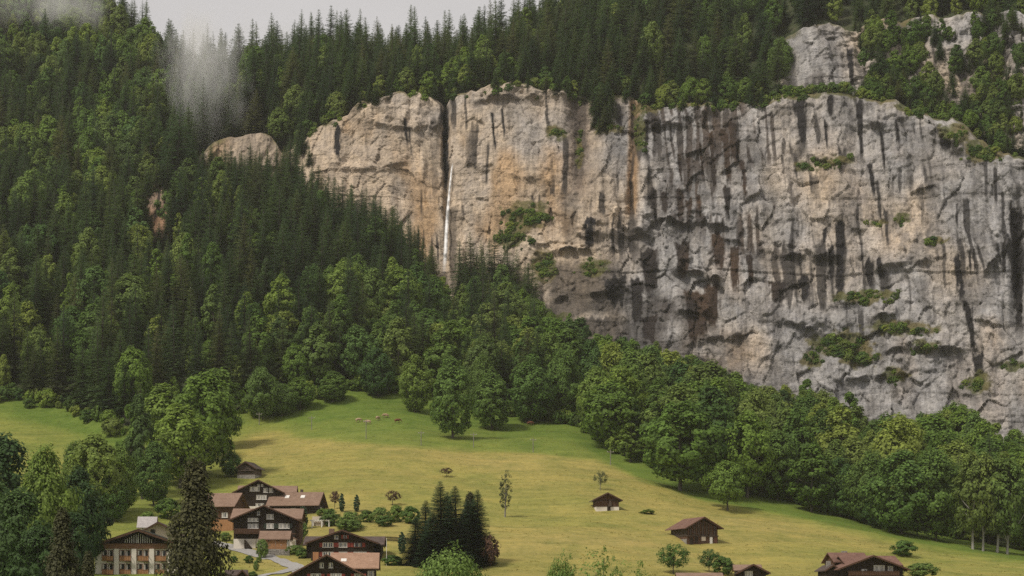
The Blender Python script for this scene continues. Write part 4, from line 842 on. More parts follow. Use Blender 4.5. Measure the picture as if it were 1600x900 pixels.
def window(rt, Tf, u, z, w_, h, n=2, shut=None, frame=None, curtain=.5, name='window', rows=1):
    """Tf: frame of the wall, x along it, -y outward; (u, z) centre of the sill line"""
    mb = MB(); b = .075; x0, x1 = u - w_ / 2, u + w_ / 2
    mb.box((x0 - b, -.09, z - b), (x1 + b, .02, z), Tf).box((x0 - b, -.09, z + h), (x1 + b, .02, z + h + b), Tf).box((x0 - b, -.09, z), (x0, .02, z + h), Tf).box((x1, -.09, z), (x1 + b, .02, z + h), Tf)
    for i in range(1, n): mb.box((x0 + w_ * i / n - .045, -.08, z), (x0 + w_ * i / n + .045, .02, z + h), Tf)
    for i in range(1, rows): mb.box((x0, -.07, z + h * i / rows - .03), (x1, .02, z + h * i / rows + .03), Tf)
    fr = mb.build(name, frame or M['white'], rt)
    for i in range(n):
        xa, xb = x0 + w_ * i / n + .045, x0 + w_ * (i + 1) / n - .045
        MB().box((xa, -.03, z + .005), (xb, -.012, z + h - .005), Tf).build('pane', M['glass'], fr)
        if curtain:
            e_ = xa + (xb - xa) * curtain if i % 2 == 0 else xb - (xb - xa) * curtain
            MB().box((xa, -.042, z + .05) if i % 2 == 0 else (e_, -.042, z + .05), (e_, -.034, z + h - .04) if i % 2 == 0 else (xb, -.034, z + h - .04), Tf).build('curtain', M['curtain'], fr)
    MB().box((x0 - .15, -.17, z - b - .07), (x1 + .15, .0, z - b - .004), Tf).build('sill', frame or M['white'], fr)
    if shut:
        sw = min(.55, w_ * .42)
        for xa in (x0 - b - sw - .01, x1 + b + .01): MB().box((xa, -.10, z - .05), (xa + sw, -.035, z + h + .05), Tf).build('shutter', shut, fr)
    return fr
def balcony(rt, Tf, u0, u1, z, dep=1.0, h=.95, mat=None, solid=True):
    mb = MB().box((u0, -dep, z - .14), (u1, -.002, z), Tf); bal = mb.build('balcony', M['timber_brown'], rt)
    MB().box((u0, -dep - .03, z + h - .08), (u1, -dep + .06, z + h), Tf).box((u0, -dep, z + h - .08), (u0 + .07, -.01, z + h), Tf).box((u1 - .07, -dep, z + h - .08), (u1, -.01, z + h), Tf).build('rail', mat or M['wood_mid'], bal)
    n = max(3, int((u1 - u0) / .32))
    for i in range(n): MB().box((u0 + (u1 - u0) * i / n + .02, -dep + .01, z + .06), (u0 + (u1 - u0) * (i + 1) / n - .03, -dep + .04, z + h - .09), Tf).build('slat', mat or M['wood_mid'], bal)
    return bal
def chimney(rf, x, y, z, w_=.8, h=1.3, mat=None, T=IDT):
    c = MB().box((x - w_ / 2, y - w_ / 2, z - 1.2), (x + w_ / 2, y + w_ / 2, z + h), T).build('chimney', mat or M['tile_mauve'], rf)
    MB().box((x - w_ / 2 - .12, y - w_ / 2 - .12, z + h + .003), (x + w_ / 2 + .12, y + w_ / 2 + .12, z + h + .14), T).build('cap', M['stone'], rf) if False else None
    return c
class At:
    """pixel ruler on the vertical plane through the house front"""
    def __init__(s, px, py=None, Y=None):
        s.P = ground(px, py) if Y is None else ground_y(px, Y); s.s = s.P.y / F; s.px, s.py = proj(s.P)
    def u(s, px): return (px - s.px) * s.s
    def z(s, py): return (s.py - py) * s.s
def cross(A, x0, x1, ridge, eave, dep, yoff, sag=0):
    """broadside block: ridge along the picture; returns T, w, d, h, rise"""
    L_ = A.u(x1) - A.u(x0); xc = (A.u(x0) + A.u(x1)) / 2; h = A.z(eave); rise = A.z(ridge) - h
    return Matrix.Translation((xc + L_ / 2, yoff + dep / 2, 0)) @ Matrix.Rotation(math.pi / 2, 4, 'Z'), dep, L_, h, rise

# --- hotel
A = At(216, Y=331); rt = root('hotel', 'cream hotel with black green gable roof and rows of wooden balconies', 'hotel', A.P, 3)
hw = A.u(300) - A.u(145); cx = (A.u(300) + A.u(145)) / 2; Tm = Matrix.Translation((A.u(218), 0, 0)); wd = 2 * (A.u(216) - A.u(147))
rf = block(rt, Tm, wd, 15, A.z(854), A.z(830) - A.z(854), M['plaster'], M['tile_green'], 1.6, 1.6, gable=M['timber'], th=.35)
MB().box((A.u(160), -.30, A.z(857.5)), (A.u(276), -.004, A.z(849.5))).build('band', M['wood_mid'], rt)
g_ = MB()
for i in range(13): g_.box((A.u(196 + i * 3.4) - .05, -.16, A.z(848.5)), (A.u(196 + i * 3.4) + .05, -.055, A.z(848.5) + min(1.9, .55 + 1.25 * (1 - abs(i - 6) / 6.5))))
g_.build('gable_glazing_bars', M['white'], rt)
MB().box((A.u(216) - .09, -.22, A.z(848.5)), (A.u(216) + .09, -.17, A.z(840))).build('post', M['white'], rt)
for bx in (160, 187, 214.5, 242, 269):
    if bx < 262: MB().box((A.u(bx + 19.3), -.5, A.z(903)), (A.u(bx + 26.4), -.004, A.z(857.6))).build('divider', M['plaster'], rt)
    else: MB().box((A.u(bx + 1), -.5, A.z(903)), (A.u(bx + 8), -.004, A.z(857.6))).build('divider', M['plaster'], rt); continue
    for wy in (859, 880.3):
        window(rt, IDT, A.u(bx + 4), A.z(wy + 9), .8, .9, 1, None, M['wood_mid'], .35); window(rt, IDT, A.u(bx + 13.5), A.z(wy + 16), .7, 1.7, 1, None, M['wood_mid'], .3, 'balcony_door')
        MB().box((A.u(bx + .2), -.22, A.z(wy + 17.5)), (A.u(bx + 8.6), -.10, A.z(wy + 10.2))).build('panel', M['timber_orange'], rt)
        balcony(rt, IDT, A.u(bx + 8.8), A.u(bx + 18.7), A.z(wy + 17.5), 1.2, .85, M['timber_orange'])
MB().box((A.u(150), -1.3, A.z(905)), (A.u(290), -.01, A.z(902.5))).build('plinth', M['timber_brown'], rt)
# --- cream house behind it, white shed
A = At(248, Y=360); rt = root('house', 'cream gabled house with dark roof peering over the hotel', 'house', A.P, 4)
block(rt, IDT, A.u(285) - A.u(211), 11, A.z(838), A.z(817) - A.z(838), M['plaster_cream'], M['tile_dark'], 1.2, 1.3); window(rt, IDT, A.u(239), A.z(834), .8, .75, 1, None, M['timber_brown'], 0)
A = At(228, Y=392); rt = root('shed', 'small shed with pale sheet roof behind the cream house', 'shed', A.P, 6)
T, w_, d, h, ri = cross(A, 216, 242, 808, 823, 5, 0); block(rt, T, w_, d, h, ri, M['plaster'], M['tile_pale'], .4, .3)
# --- upper chalet a
A = At(404, 802); rt = root('chalet', 'black timber chalet with white windows, highest of the village cluster', 'chalet', A.P, 4)
T, w_, d, h, ri = cross(A, 372, 459, 757, 766, 7, 4); block(rt, T, w_, d, h, ri, M['timber'], M['tile_mauve'], 1.0, .5)
block(rt, IDT, A.u(440) - A.u(371), 10, A.z(768), A.z(751) - A.z(768), M['timber'], M['tile_dark'], .9, 1.2, base=A.z(791), basemat=M['plaster'])
for (x0, x1, y0, y1, n) in ((391, 405, 761, 767, 3), (412, 418, 763, 769, 1), (421, 426, 763, 769, 1), (401, 408, 774, 780, 2), (409.5, 416, 774, 780, 2), (400, 405, 787, 792, 1), (407, 412, 787, 792, 1)):
    window(rt, IDT, (A.u(x0) + A.u(x1)) / 2, A.z(y1), A.u(x1) - A.u(x0), A.z(y0) - A.z(y1), n, curtain=.75)
for x_ in (404, 409.5): window(rt, IDT, A.u(x_), A.z(759.5), .35, .35, 1, curtain=.9)
MB().box((A.u(368), -1.2, A.z(786.5)), (A.u(384), -.01, A.z(785))).box((A.u(383), -1.2, A.z(796)), (A.u(384.4), -1.0, A.z(786.6))).build('porch', M['white'], rt)
# --- long roofed house b
A = At(458, 804); rt = root('house', 'long house showing its full rust brown roof with two pale skylights', 'house', A.P, -7)
T, w_, d, h, ri = cross(A, 420, 496, 769, 787, 8, 0); rf = block(rt, T, w_, d, h, ri, M['timber'], M['tile_mauve'], .9, .7)
MB().box((A.u(430), -.6, A.z(774)), (A.u(430) + 1.0, -.2, A.z(772))).build('skylight', M['white'], rf) if False else None
for x_ in (445, 470):
    yy = (w_ / 2) * (1 - .45); zz = h + ri * .55
    q = MB(); q.v = [Vector((A.u(x_) + dx * .5, w_ / 2 - (w_ / 2) * (1 - f_) - .05, h + ri * f_ + .32)) for dx, f_ in ((-1, .45), (1, .45), (1, .68), (-1, .68))]; q.v += [v + Vector((0, .03, -.22)) for v in q.v]
    q.f = [(0, 1, 2, 3), (7, 6, 5, 4), (0, 4, 5, 1), (1, 5, 6, 2), (2, 6, 7, 3), (3, 7, 4, 0)]; q.build('skylight', M['white'], rf)
chimney(rf, A.u(465), w_ / 2 + .3, h + ri, .6, .9, M['tile_dark'])
Tr = T @ Matrix.Identity(4)
window(rt, face(T, 'l', w_, d), 0, A.z(800), 1.2, .8, 2); window(rt, face(T, 'f', w_, d), 0, A.z(798), 1.3, .9, 2, curtain=.4)
# --- left house c
A = At(345, 830); rt = root('house', 'house with rust brown roof half hidden behind the ragged spruce', 'house', A.P, -10)
T, w_, d, h, ri = cross(A, 318, 364, 770, 789, 9, 0); block(rt, T, w_, d, h, ri, M['timber_brown'], M['tile_mauve'], .9, .8, base=A.z(812), basemat=M['timber_orange'])
window(rt, T @ Matrix.Translation((0, 0, 0)), 0, A.z(806), 2.2, 1.0, 3); balcony(rt, face(T, 'r', w_, d), -3.2, 3.2, A.z(815), 1.0)
window(rt, face(T, 'r', w_, d), -1.5, A.z(808), 1.2, .9, 2); window(rt, face(T, 'l', w_, d), 1.5, A.z(808), 1.2, .9, 2); window(rt, face(T, 'l', w_, d), -2, A.z(808), 1.2, .9, 2)
# --- main chalet d
A = At(413, 857); rt = root('chalet', 'large dark chalet with broad mauve roof, white basement and a balcony', 'chalet', A.P, 2)
T, w_, d, h, ri = cross(A, 363, 466, 793.5, 808, 9, 2.5); block(rt, T, w_, d, h, ri, M['timber_brown'], M['tile_mauve'], .9, .6)
block(rt, IDT, A.u(463) - A.u(368), 10, A.z(811), A.z(791) - A.z(811), M['timber'], M['tile_mauve'], 1.0, 1.4, base=A.z(842), basemat=M['plaster'])
for (x0, x1, y0, y1, n) in ((417, 427, 804, 810.5, 3), (388, 403, 810, 814.5, 5), (388, 403, 819, 825, 5), (417, 427, 818.5, 825, 3), (436, 451.5, 818.5, 825, 5)):
    window(rt, IDT, (A.u(x0) + A.u(x1)) / 2, A.z(y1), A.u(x1) - A.u(x0), A.z(y0) - A.z(y1), n, M['shutter_dark'] if y0 > 818 and x0 > 400 else None, curtain=.7)
window(rt, IDT, A.u(404), A.z(804), .4, .6, 1, curtain=0)
balcony(rt, IDT, A.u(367), A.u(408), A.z(833.5), 1.2, .9, M['timber_brown']); MB().box((A.u(366), -.06, A.z(835)), (A.u(462), -.044, A.z(833))).build('beam', M['timber_brown'], rt)
MB().prism([(A.u(383), A.z(857)), (A.u(395), A.z(857)), (A.u(383), A.z(843))], -1.6, -.05).build('stair', M['timber'], rt)
window(rt, IDT, A.u(404), A.z(855), .9, 1.7, 1, None, M['timber_brown'], 0, 'door')
T2 = Matrix.Translation((A.u(459), -.3, 0)); MB().prism([(-.9, A.z(843) - 0), (.9, A.z(843)), (0, A.z(839.5))], -1.1, -.02, T2).build('porch_roof', M['tile_mauve'], rt)
# --- garage e
A = At(435, 860); rt = root('garage', 'garage with varnished orange timber doors under a mauve tiled roof', 'garage', A.P + Vector((0, -4.5, 0)), 1)
A.P = A.P + Vector((0, -4.5, 0)); T, w_, d, h, ri = cross(A, 413, 454, 832, 842.5, 4.2, 0); rf = block(rt, T, w_, d, h, ri, M['plaster'], M['tile_mauve'], .5, .5)
for i in range(2):
    xa, xb = A.u(417.5) + i * (A.u(453) - A.u(417.5)) / 2, A.u(417.5) + (i + 1) * (A.u(453) - A.u(417.5)) / 2 - .08
    dr = MB().box((xa, -.10, A.z(860)), (xb, -.004, A.z(844.5))).build('door', M['timber_orange'], rt); MB().box(((xa + xb) / 2 - .15, -.15, A.z(853)), ((xa + xb) / 2 + .15, -.104, A.z(852.3))).build('handle', M['metal'], dr)
# --- red shuttered chalet f
A = At(535, Y=352); rt = root('chalet', 'black timber chalet with red shutters and wide low gable', 'chalet', A.P, 1)
T, w_, d, h, ri = cross(A, 476, 594, 837.5, 849, 8, 3.5); block(rt, T, w_, d, h, ri, M['timber'], M['tile_dark'], .8, .6)
rf = block(rt, IDT, A.u(588) - A.u(490), 11, A.z(847), A.z(829.5) - A.z(847), M['timber'], M['tile_dark'], 1.0, 1.3)
for (x0, x1, y0, y1, n, sh) in ((504.5, 520.5, 848.5, 854.5, 4, 1), (530, 542, 848.5, 854.5, 4, 1), (553, 565.5, 848.5, 854.5, 3, 1), (536.5, 542, 836, 841.5, 2, 1), (523, 528, 837, 841.5, 1, 0), (504.5, 520.5, 863, 869, 4, 1), (530, 542, 863, 869, 4, 1), (553, 572, 863, 869, 5, 1)):
    window(rt, IDT, (A.u(x0) + A.u(x1)) / 2, A.z(y1), A.u(x1) - A.u(x0), A.z(y0) - A.z(y1), n, M['shutter_red'] if sh else None, M['timber_red'] if sh and n < 4 else None, curtain=.3)
chimney(rf, A.u(516), 3.5, A.z(833), 1.0, 1.0)
balcony(rt, face(IDT, 'r', A.u(588) - A.u(490), 11), -4, 2, A.z(866), 1.2, .9, M['timber'])
# --- front chalet g
A = At(511, Y=300); rt = root('chalet', 'chalet with salmon tiled roof and brick chimney below the red shuttered one', 'chalet', A.P, 3)
T, w_, d, h, ri = cross(A, 520, 586, 864, 885, 9, 1.2); rf2 = block(rt, T, w_, d, h, ri, M['timber'], M['tile_salmon'], .9, .6)
rf = block(rt, IDT, A.u(562) - A.u(459), 11, A.z(896), A.z(868) - A.z(896), M['timber'], M['tile_salmon'], 1.0, 1.3)
for (x0, x1, y0, y1, n, sh) in ((500.5, 505, 880, 886.5, 1, 0), (514.5, 519.5, 880, 886.5, 1, 0), (486, 501, 897, 904, 3, 1), (517, 533, 897, 904, 4, 1), (554, 566, 897, 904, 3, 1)):
    window(rt, IDT, (A.u(x0) + A.u(x1)) / 2, A.z(y1), A.u(x1) - A.u(x0), A.z(y0) - A.z(y1), n, M['shutter_red'] if sh else None, curtain=.6)
window(rt, Matrix.Translation((0, 1.2, 0)), A.u(579), A.z(903), .9, 1.1, 2)
chimney(rf, A.u(491.5), 4.0, A.z(876), .95, 1.5, M['timber_orange'])
q = MB(); q.v = [Vector((A.u(536) + dx * .45, 1.2 + (w_ / 2) * f_ - .06, h + ri * f_ + .30)) for dx, f_ in ((-1, .30), (1, .30), (1, .5), (-1, .5))]; q.v += [v + Vector((0, .03, -.2)) for v in q.v]
q.f = [(0, 1, 2, 3), (7, 6, 5, 4), (0, 4, 5, 1), (1, 5, 6, 2), (2, 6, 7, 3), (3, 7, 4, 0)]; q.build('skylight', M['white'], rf2)
# --- hut h, shed i
A = At(390, 748); rt = root('hut', 'weathered timber hut under the trees above the village', 'hut', A.P, -14)
block(rt, Matrix.Translation((A.u(384), 0, 0)), A.u(399) - A.u(370), 5, A.z(731), A.z(722) - A.z(731), M['timber_grey'], M['tile_dark'], .7, .7, base=A.z(742), basemat=M['stone'])
window(rt, IDT, A.u(386), A.z(737), .7, .6, 1, None, M['timber'], 0); MB().box((A.u(372), -.5, A.z(736)), (A.u(399), -.02, A.z(735))).build('beam', M['timber_grey'], rt)
A = At(372, Y=312); rt = root('shed', 'tiny garden shed with dark roof below the lawn', 'shed', A.P, 12)
T, w_, d, h, ri = cross(A, 356, 384, 892, 899, 3, 0); block(rt, T, w_, d, h, ri, M['timber'], M['tile_dark'], .4, .4); block(rt, Matrix.Translation((A.u(378), -.4, 0)), 1.5, 2, h, ri, M['timber'], M['tile_dark'], .3, .3)
# --- meadow hut, barn
A = At(949, 798); rt = root('hut', 'small brown hay hut on a white plastered base', 'hut', A.P, 5)
bw = A.u(968) - A.u(932); block(rt, IDT, bw, 5.5, A.z(780), A.z(771) - A.z(780), M['timber_brown'], M['tile_dark'], .9, .9, base=A.z(792), basemat=M['plaster'])
MB().box((-.05, -.14, A.z(798)), (.75, -.045, A.z(789))).build('doorway', M['timber'], rt); MB().prism([(.2, A.z(792)), (1.0, A.z(790)), (.8, A.z(782)), (.5, A.z(782))], -.5, -.1).build('ladder_board', M['timber_grey'], rt); MB().box((-bw / 2, -.06, A.z(782)), (bw / 2, -.008, A.z(781))).build('beam', M['timber'], rt)
A = At(1094, 850); rt = root('barn', 'big weathered hay barn with rusty roof standing on the meadow', 'barn', A.P, 17)
Tm = Matrix.Translation((A.u(1098), 0, 0)); bw = A.u(1124) - A.u(1073)
block(rt, Tm, bw, 9.5, A.z(823), A.z(809) - A.z(823), M['timber'], M['tile_red'], .95, 1.2, base=A.z(838), basemat=M['timber_brown'])
b_ = MB()
for i in range(15): b_.box((-bw / 2 + .05 + i * bw / 15, -.07, A.z(836)), (-bw / 2 + (i + 1) * bw / 15 - .04, -.006 + .0, A.z(824) + (A.z(811) - A.z(824)) * max(0, 1 - abs((i - 7) / 7.5)) ), Tm)
for i in range(15): MB().box((-bw / 2 + .05 + i * bw / 15, -.075 - .02 * (i % 3), A.z(836)), (-bw / 2 + (i + 1) * bw / 15 - .05, -.006, A.z(824) + (A.z(812) - A.z(824)) * max(0, 1 - abs((i - 7) / 7.5)) * .96), Tm).build('board', M['timber_grey'] if i % 2 else M['timber_brown'], rt)
MB().box((-bw / 2 - .3, -.22, A.z(838)), (bw / 2 + .2, -.08, A.z(836.4)), Tm).build('beam', M['timber_grey'], rt)
for (x0, x1, y0, y1, mt) in ((1085, 1090, 838, 848, 'timber'), (1096, 1103, 838.5, 845, 'plaster_cream'), (1110, 1114.5, 839, 850, 'white'), (1118, 1122, 838, 849, 'timber_red'), (1076, 1082, 840, 851, 'timber')):
    MB().box((A.u(x0) - A.u(1098), -.12, A.z(y1)), (A.u(x1) - A.u(1098), -.046, A.z(y0)), Tm).build('door', M[mt], rt)
fl = face(Tm, 'l', bw, 9.5)
MB().box((-4.6, -.12, 0.0), (4.6, -.046, A.z(842)), fl).build('stone_footing', M['stone'], rt)
for i in range(7): MB().box((-4.5 + i * 1.32, -.10, A.z(838) + .02), (-4.5 + i * 1.32 + 1.25, -.01, A.z(824)), fl).build('board', M['timber_grey'], rt)
# --- houses at the lower right
A = At(1175, Y=325); rt = root('house', 'small black gabled house half sunk below the meadow edge', 'house', A.P, -4)
block(rt, Matrix.Translation((A.u(1177), 0, 0)), A.u(1197) - A.u(1158), 8, A.z(893), A.z(883) - A.z(893), M['timber'], M['tile_dark'], .8, 1.0)
for x_ in (1166, 1170, 1174): window(rt, IDT, A.u(x_), A.z(900), .3, .8, 1, curtain=.8)
T, w_, d, h, ri = cross(A, 1152, 1190, 882.5, 890, 5, 5); block(rt, T, w_, d, h, ri, M['timber'], M['tile_mauve'], .6, .4)
A = At(1094, Y=300); rt = root('shed', 'long low roof ridge showing below the fruit trees', 'shed', A.P, 0)
T, w_, d, h, ri = cross(A, 1062, 1128, 896.5, 906, 6, 0); block(rt, T, w_, d, h, ri, M['timber'], M['tile_mauve'], .6, .4)
A = At(1358, Y=335); rt = root('house', 'big brown house with layered red brown roofs and two chimneys', 'house', A.P, 6)
T, w_, d, h, ri = cross(A, 1330, 1414, 868.5, 881, 8, 3); block(rt, T, w_, d, h, ri, M['timber_brown'], M['tile_red'], .9, .5)
T, w_, d, h, ri = cross(A, 1322, 1374, 862.5, 875, 7, 7.5); rfu = block(rt, T, w_, d, h, ri, M['timber_brown'], M['tile_red'], .8, .5)
rf = block(rt, Matrix.Translation((A.u(1362), 0, 0)), A.u(1412) - A.u(1312), 10, A.z(888), A.z(869.5) - A.z(888), M['timber'], M['tile_red'], 1.0, 1.4)
chimney(rfu, A.u(1347), 11.5, A.z(864), .9, .7, M['stone'])
window(rt, IDT, A.u(1374), A.z(892), 1.9, .95, 4, curtain=.7); window(rt, IDT, A.u(1350), A.z(896), .9, .7, 1, curtain=.5); window(rt, IDT, A.u(1392), A.z(892), .8, .8, 2, curtain=.6)
balcony(rt, IDT, A.u(1322), A.u(1404), A.z(900), 1.1, .9, M['timber_brown'])
T2 = Matrix.Translation((A.u(1302), 1, 0)); rfc = block(rt, T2, 2.2, 6, A.z(890), A.z(884) - A.z(890), M['timber'], M['tile_dark'], .5, .6); chimney(rfc, A.u(1300), 3, A.z(884), .7, .9, M['stone'])
# ------------------------------------------------------------------ lane, walls, poles, cows
def ribbon(name, pts, wid, mat, lift, kind='structure'):
    V, Q = [], []
    P = [ground(x, y) for x, y in pts]; D = []
    for a, b in zip(P[:-1], P[1:]):
        for q in range(6): D.append(a.lerp(b, q / 6))
    D.append(P[-1])
    for i, p in enumerate(D):
        t = (D[min(i + 1, len(D) - 1)] - D[max(i - 1, 0)]); t.z = 0; t.normalize(); n = Vector((t.y, -t.x, 0))
        for k in range(5):
            q = p + n * wid * (k / 4 - .5); V.append((q.x, q.y, gz(q.x, q.y) + lift))
    m = mesh_np(name, V, grid_faces(len(D), 5), mat, True); o = link(name, m); o['kind'] = kind; return o
ribbon('lane', [(330, 848), (352, 853), (372, 859), (392, 864), (415, 869), (436, 875), (452, 882), (466, 889), (474, 898)], 3.4, M['asphalt'], .10)
ribbon('footpath', [(462, 888), (446, 893), (425, 897), (405, 901)], 1.5, M['asphalt'], .14)
pts = [ground(402, 866), ground(420, 867), ground(436, 867.5), ground(452, 868)]; mb = MB(); rt = root('retaining_wall', 'rubble stone retaining wall along the lane below the garage', 'wall', pts[0])
for a, b in zip(pts[:-1], pts[1:]):
    n = int((b - a).length / .42)
    for i in range(n):
        c = a.lerp(b, i / n) - pts[0]; wd = (b - a).length / n
        for k in range(3): mb.box((c.x + .02, c.y - .2 - random.uniform(0, .12), c.z - .3 + k * .5), (c.x + wd - .03, c.y + .3, c.z + .16 + k * .5))
st_ = mb.build('stonework', M['stone'], rt); st_['kind'] = 'stuff'
A = At(504, 824); rt = root('pergola', 'white garden pergola on the terrace beside the long house', 'pergola', A.P)
for x_ in (487.5, 502.5, 514):
    for y_ in (0, 2.2): MB().box((A.u(x_) - .11, y_, -1), (A.u(x_) + .11, y_ + .2, A.z(814))).build('post', M['white'], rt)
for y_ in (0, 2.2): MB().box((A.u(484), y_ + .02, A.z(814) + .003), (A.u(518), y_ + .18, A.z(812.4))).build('beam', M['white'], rt)
for i in range(8): MB().box((A.u(486 + i * 4), -.3, A.z(812.4) + .003), (A.u(486 + i * 4) + .1, 2.7, A.z(812.4) + .1)).build('slat', M['white'], rt)
MB().box((A.u(486), 2.6, -1), (A.u(522), 3.0, A.z(806))).build('terrace_wall', M['plaster_cream'], rt)
def pole(px, py, top, label, r=.11, arm=True, mat='bark_pale', name='utility_pole', cat='pole', group=None, Y=None):
    p = ground(px, py) if Y is None else ground_y(px, Y); h = (py - top) / F * p.y if Y is None else (HY - top) / F * p.y - p.z
    rt = root(name, label, cat, p, random.uniform(-20, 20), group); MB().cyl((0, 0, -.8), r, h + .8, 8, r * .7).build('shaft', M[mat], rt)
    if arm: MB().box((-.9, -.06, h - .7), (.9, .06, h - .55)).build('cross_arm', M[mat], rt); mb = MB(); [mb.cyl((x, 0, h - .55), .05, .18, 6) for x in (-.8, .8)]; mb.build('insulators', M['white'], rt)
    else: MB().cyl((0, 0, h), r * 1.1, .12, 8).build('finial', M[mat], rt)
for (x_, y_, t_, lb) in ((405, 664, 644, 'utility pole at the wood edge above the village clump'), (487, 672, 650, 'utility pole on the upper pasture nearest the wood edge pole'), (572, 686, 655, 'utility pole below the grazing pale cows'), (658, 696, 673, 'utility pole between the cows and the tall bushy tree'), (740, 699, 676, 'utility pole below the trees standing on the upper pasture'), (833, 707, 684, 'utility pole on the open middle of the terrace edge'), (954, 727, 703, 'utility pole beside the slim young tree at the wood corner')):
    pole(x_, y_, t_, lb, .13, group='utility poles across the pasture')
pole(604, 884, 842, 'slim white flagpole on the lawn beside the red shuttered chalet', .06, False, 'white', 'flagpole', 'pole'); pole(291, 905, 889, 'short white lamp post by the lawn', .05, False, 'white', 'lamp_post', 'lamp') if False else None
# grass rail fence by the flagpole lawn
A = At(618, 846); rt = root('fence', 'dark low picket fence behind the flagpole lawn', 'fence', A.P)
for i in range(26): 
    q = ground_y(600 + i * 1.9, A.P.y) - A.P; MB().box((q.x, 0, q.z - .3), (q.x + .16, .06, q.z + .95)).build('picket', M['timber'], rt)
for z_ in (.3, .75):
    a_, b_ = ground_y(599, A.P.y) - A.P, ground_y(649, A.P.y) - A.P; q = MB(); q.v = [Vector((p.x, y, p.z + z_ + dz)) for p in (a_, b_) for y in (.062, .1) for dz in (0, .1)]; q.f = [(0, 1, 3, 2), (4, 6, 7, 5), (0, 4, 5, 1), (2, 3, 7, 6), (0, 2, 6, 4), (1, 5, 7, 3)]; q.build('rail', M['timber'], rt)
def cow_mesh(mat):
    V = [(-.95, 0, 1.28), (-.5, 0, 1.20), (.1, 0, 1.16), (.6, 0, 1.22), (.95, 0, 1.30), (1.25, 0, 1.15), (1.5, 0, .85), (1.66, 0, .55)]; E = [(i, i + 1) for i in range(7)]; Rr = [.34, .46, .50, .48, .36, .22, .17, .11]
    for (b, x, back) in ((0, -.85, 1), (3, .62, 0)):
        for sy in (-.24, .24):
            n = len(V); V += [(x, sy, .95), (x + (.10 if back else 0), sy, .55), (x - (.02 if back else 0), sy, .28), (x + .03, sy, .03)]; Rr += [.19 if back else .15, .09, .065, .07]; E += [(b, n), (n, n + 1), (n + 1, n + 2), (n + 2, n + 3)]
    n = len(V); V += [(-1.16, 0, 1.2), (-1.2, 0, .7)]; Rr += [.05, .04]; E += [(0, n), (n, n + 1)]
    for sy in (-.2, .2): n = len(V); V.append((1.42, sy * 1.3, .98)); Rr.append(.05); E.append((6, n))
    m = bpy.data.meshes.new('cow'); m.from_pydata(V, E, []); o = link('cow', m); md = o.modifiers.new('skin', 'SKIN'); sv_ = m.skin_vertices[0].data
    for i, r_ in enumerate(Rr): sv_[i].radius = (r_, r_)
    sv_[2].use_root = True; o.modifiers.new('sub', 'SUBSURF').levels = 1; o.modifiers['sub'].render_levels = 1
    dg = bpy.context.evaluated_depsgraph_get(); me = bpy.data.meshes.new_from_object(o.evaluated_get(dg)); bpy.data.objects.remove(o); me.materials.clear(); me.materials.append(mat); return me
M['cow_pale'] = plain('pale_hide', (.34, .22, .13), (.50, .37, .25), 1.2); M['cow_brown'] = plain('brown_hide', (.12, .045, .025), (.20, .08, .04), 1.2)
for (x_, y_, mt, rz_, lb) in ((560, 660, 'cow_pale', 20, 'pale cow grazing on the upper pasture, above the others'), (575, 663, 'cow_pale', 170, 'pale cow grazing beside the utility pole on the upper pasture'), (590, 657, 'cow_pale', 60, 'pale cow grazing higher up, next to the brown one'), (603, 653, 'cow_pale', 200, 'pale cow grazing highest near the wood edge'), (621, 661, 'cow_brown', 10, 'brown cow grazing on the upper pasture'), (828, 665, 'cow_brown', 0, 'brown cow lying low near the dark dense tree')):
    o = link('cow', cow_mesh(M[mt]), None, ground(x_, y_)); o.rotation_euler.z = R(rz_); o.scale = (.82, .82, .82); tag(o, lb, 'cow', 'cows on the upper pasture')
# ------------------------------------------------------------------ grass standing in tufts on the meadow
r_ = np.random.default_rng(77); P = cells(int(np.argmin(abs(seg - 2.6))), ie + 1, 20000, -60, 1660, 9)
kp = fbm(P[:, 0] / 14, P[:, 1] / 9, 4, 95) + r_.uniform(-.5, .5, len(P)) > .08; P = P[kp]
B_ = np.repeat(P, 5, 0); n_ = len(B_); off = r_.normal(0, .28, (n_, 3)); off[:, 2] = -.05; B_ = B_ + off; an = r_.uniform(0, 6.283, n_); wv = r_.uniform(.05, .13, n_); hh = r_.uniform(.08, .26, n_)
sd_ = np.stack([np.cos(an), np.sin(an), 0 * an], 1); tip = B_ + np.stack([r_.normal(0, .12, n_), r_.normal(0, .12, n_), hh], 1)
V = np.stack([B_ - sd_ * wv[:, None], B_ + sd_ * wv[:, None], tip], 1).reshape(-1, 3)
M['tuft'] = leaf_mat('hay_grass', [(.270, .245, .075), (.270, .245, .075)], .5, .8)
tf = link('meadow_grass', mesh_np('meadow_grass', V, np.arange(len(V)).reshape(-1, 3), M['tuft'])); tag(tf, 'rough hay grass standing in tufts on the meadow', 'grass', None, 'stuff')
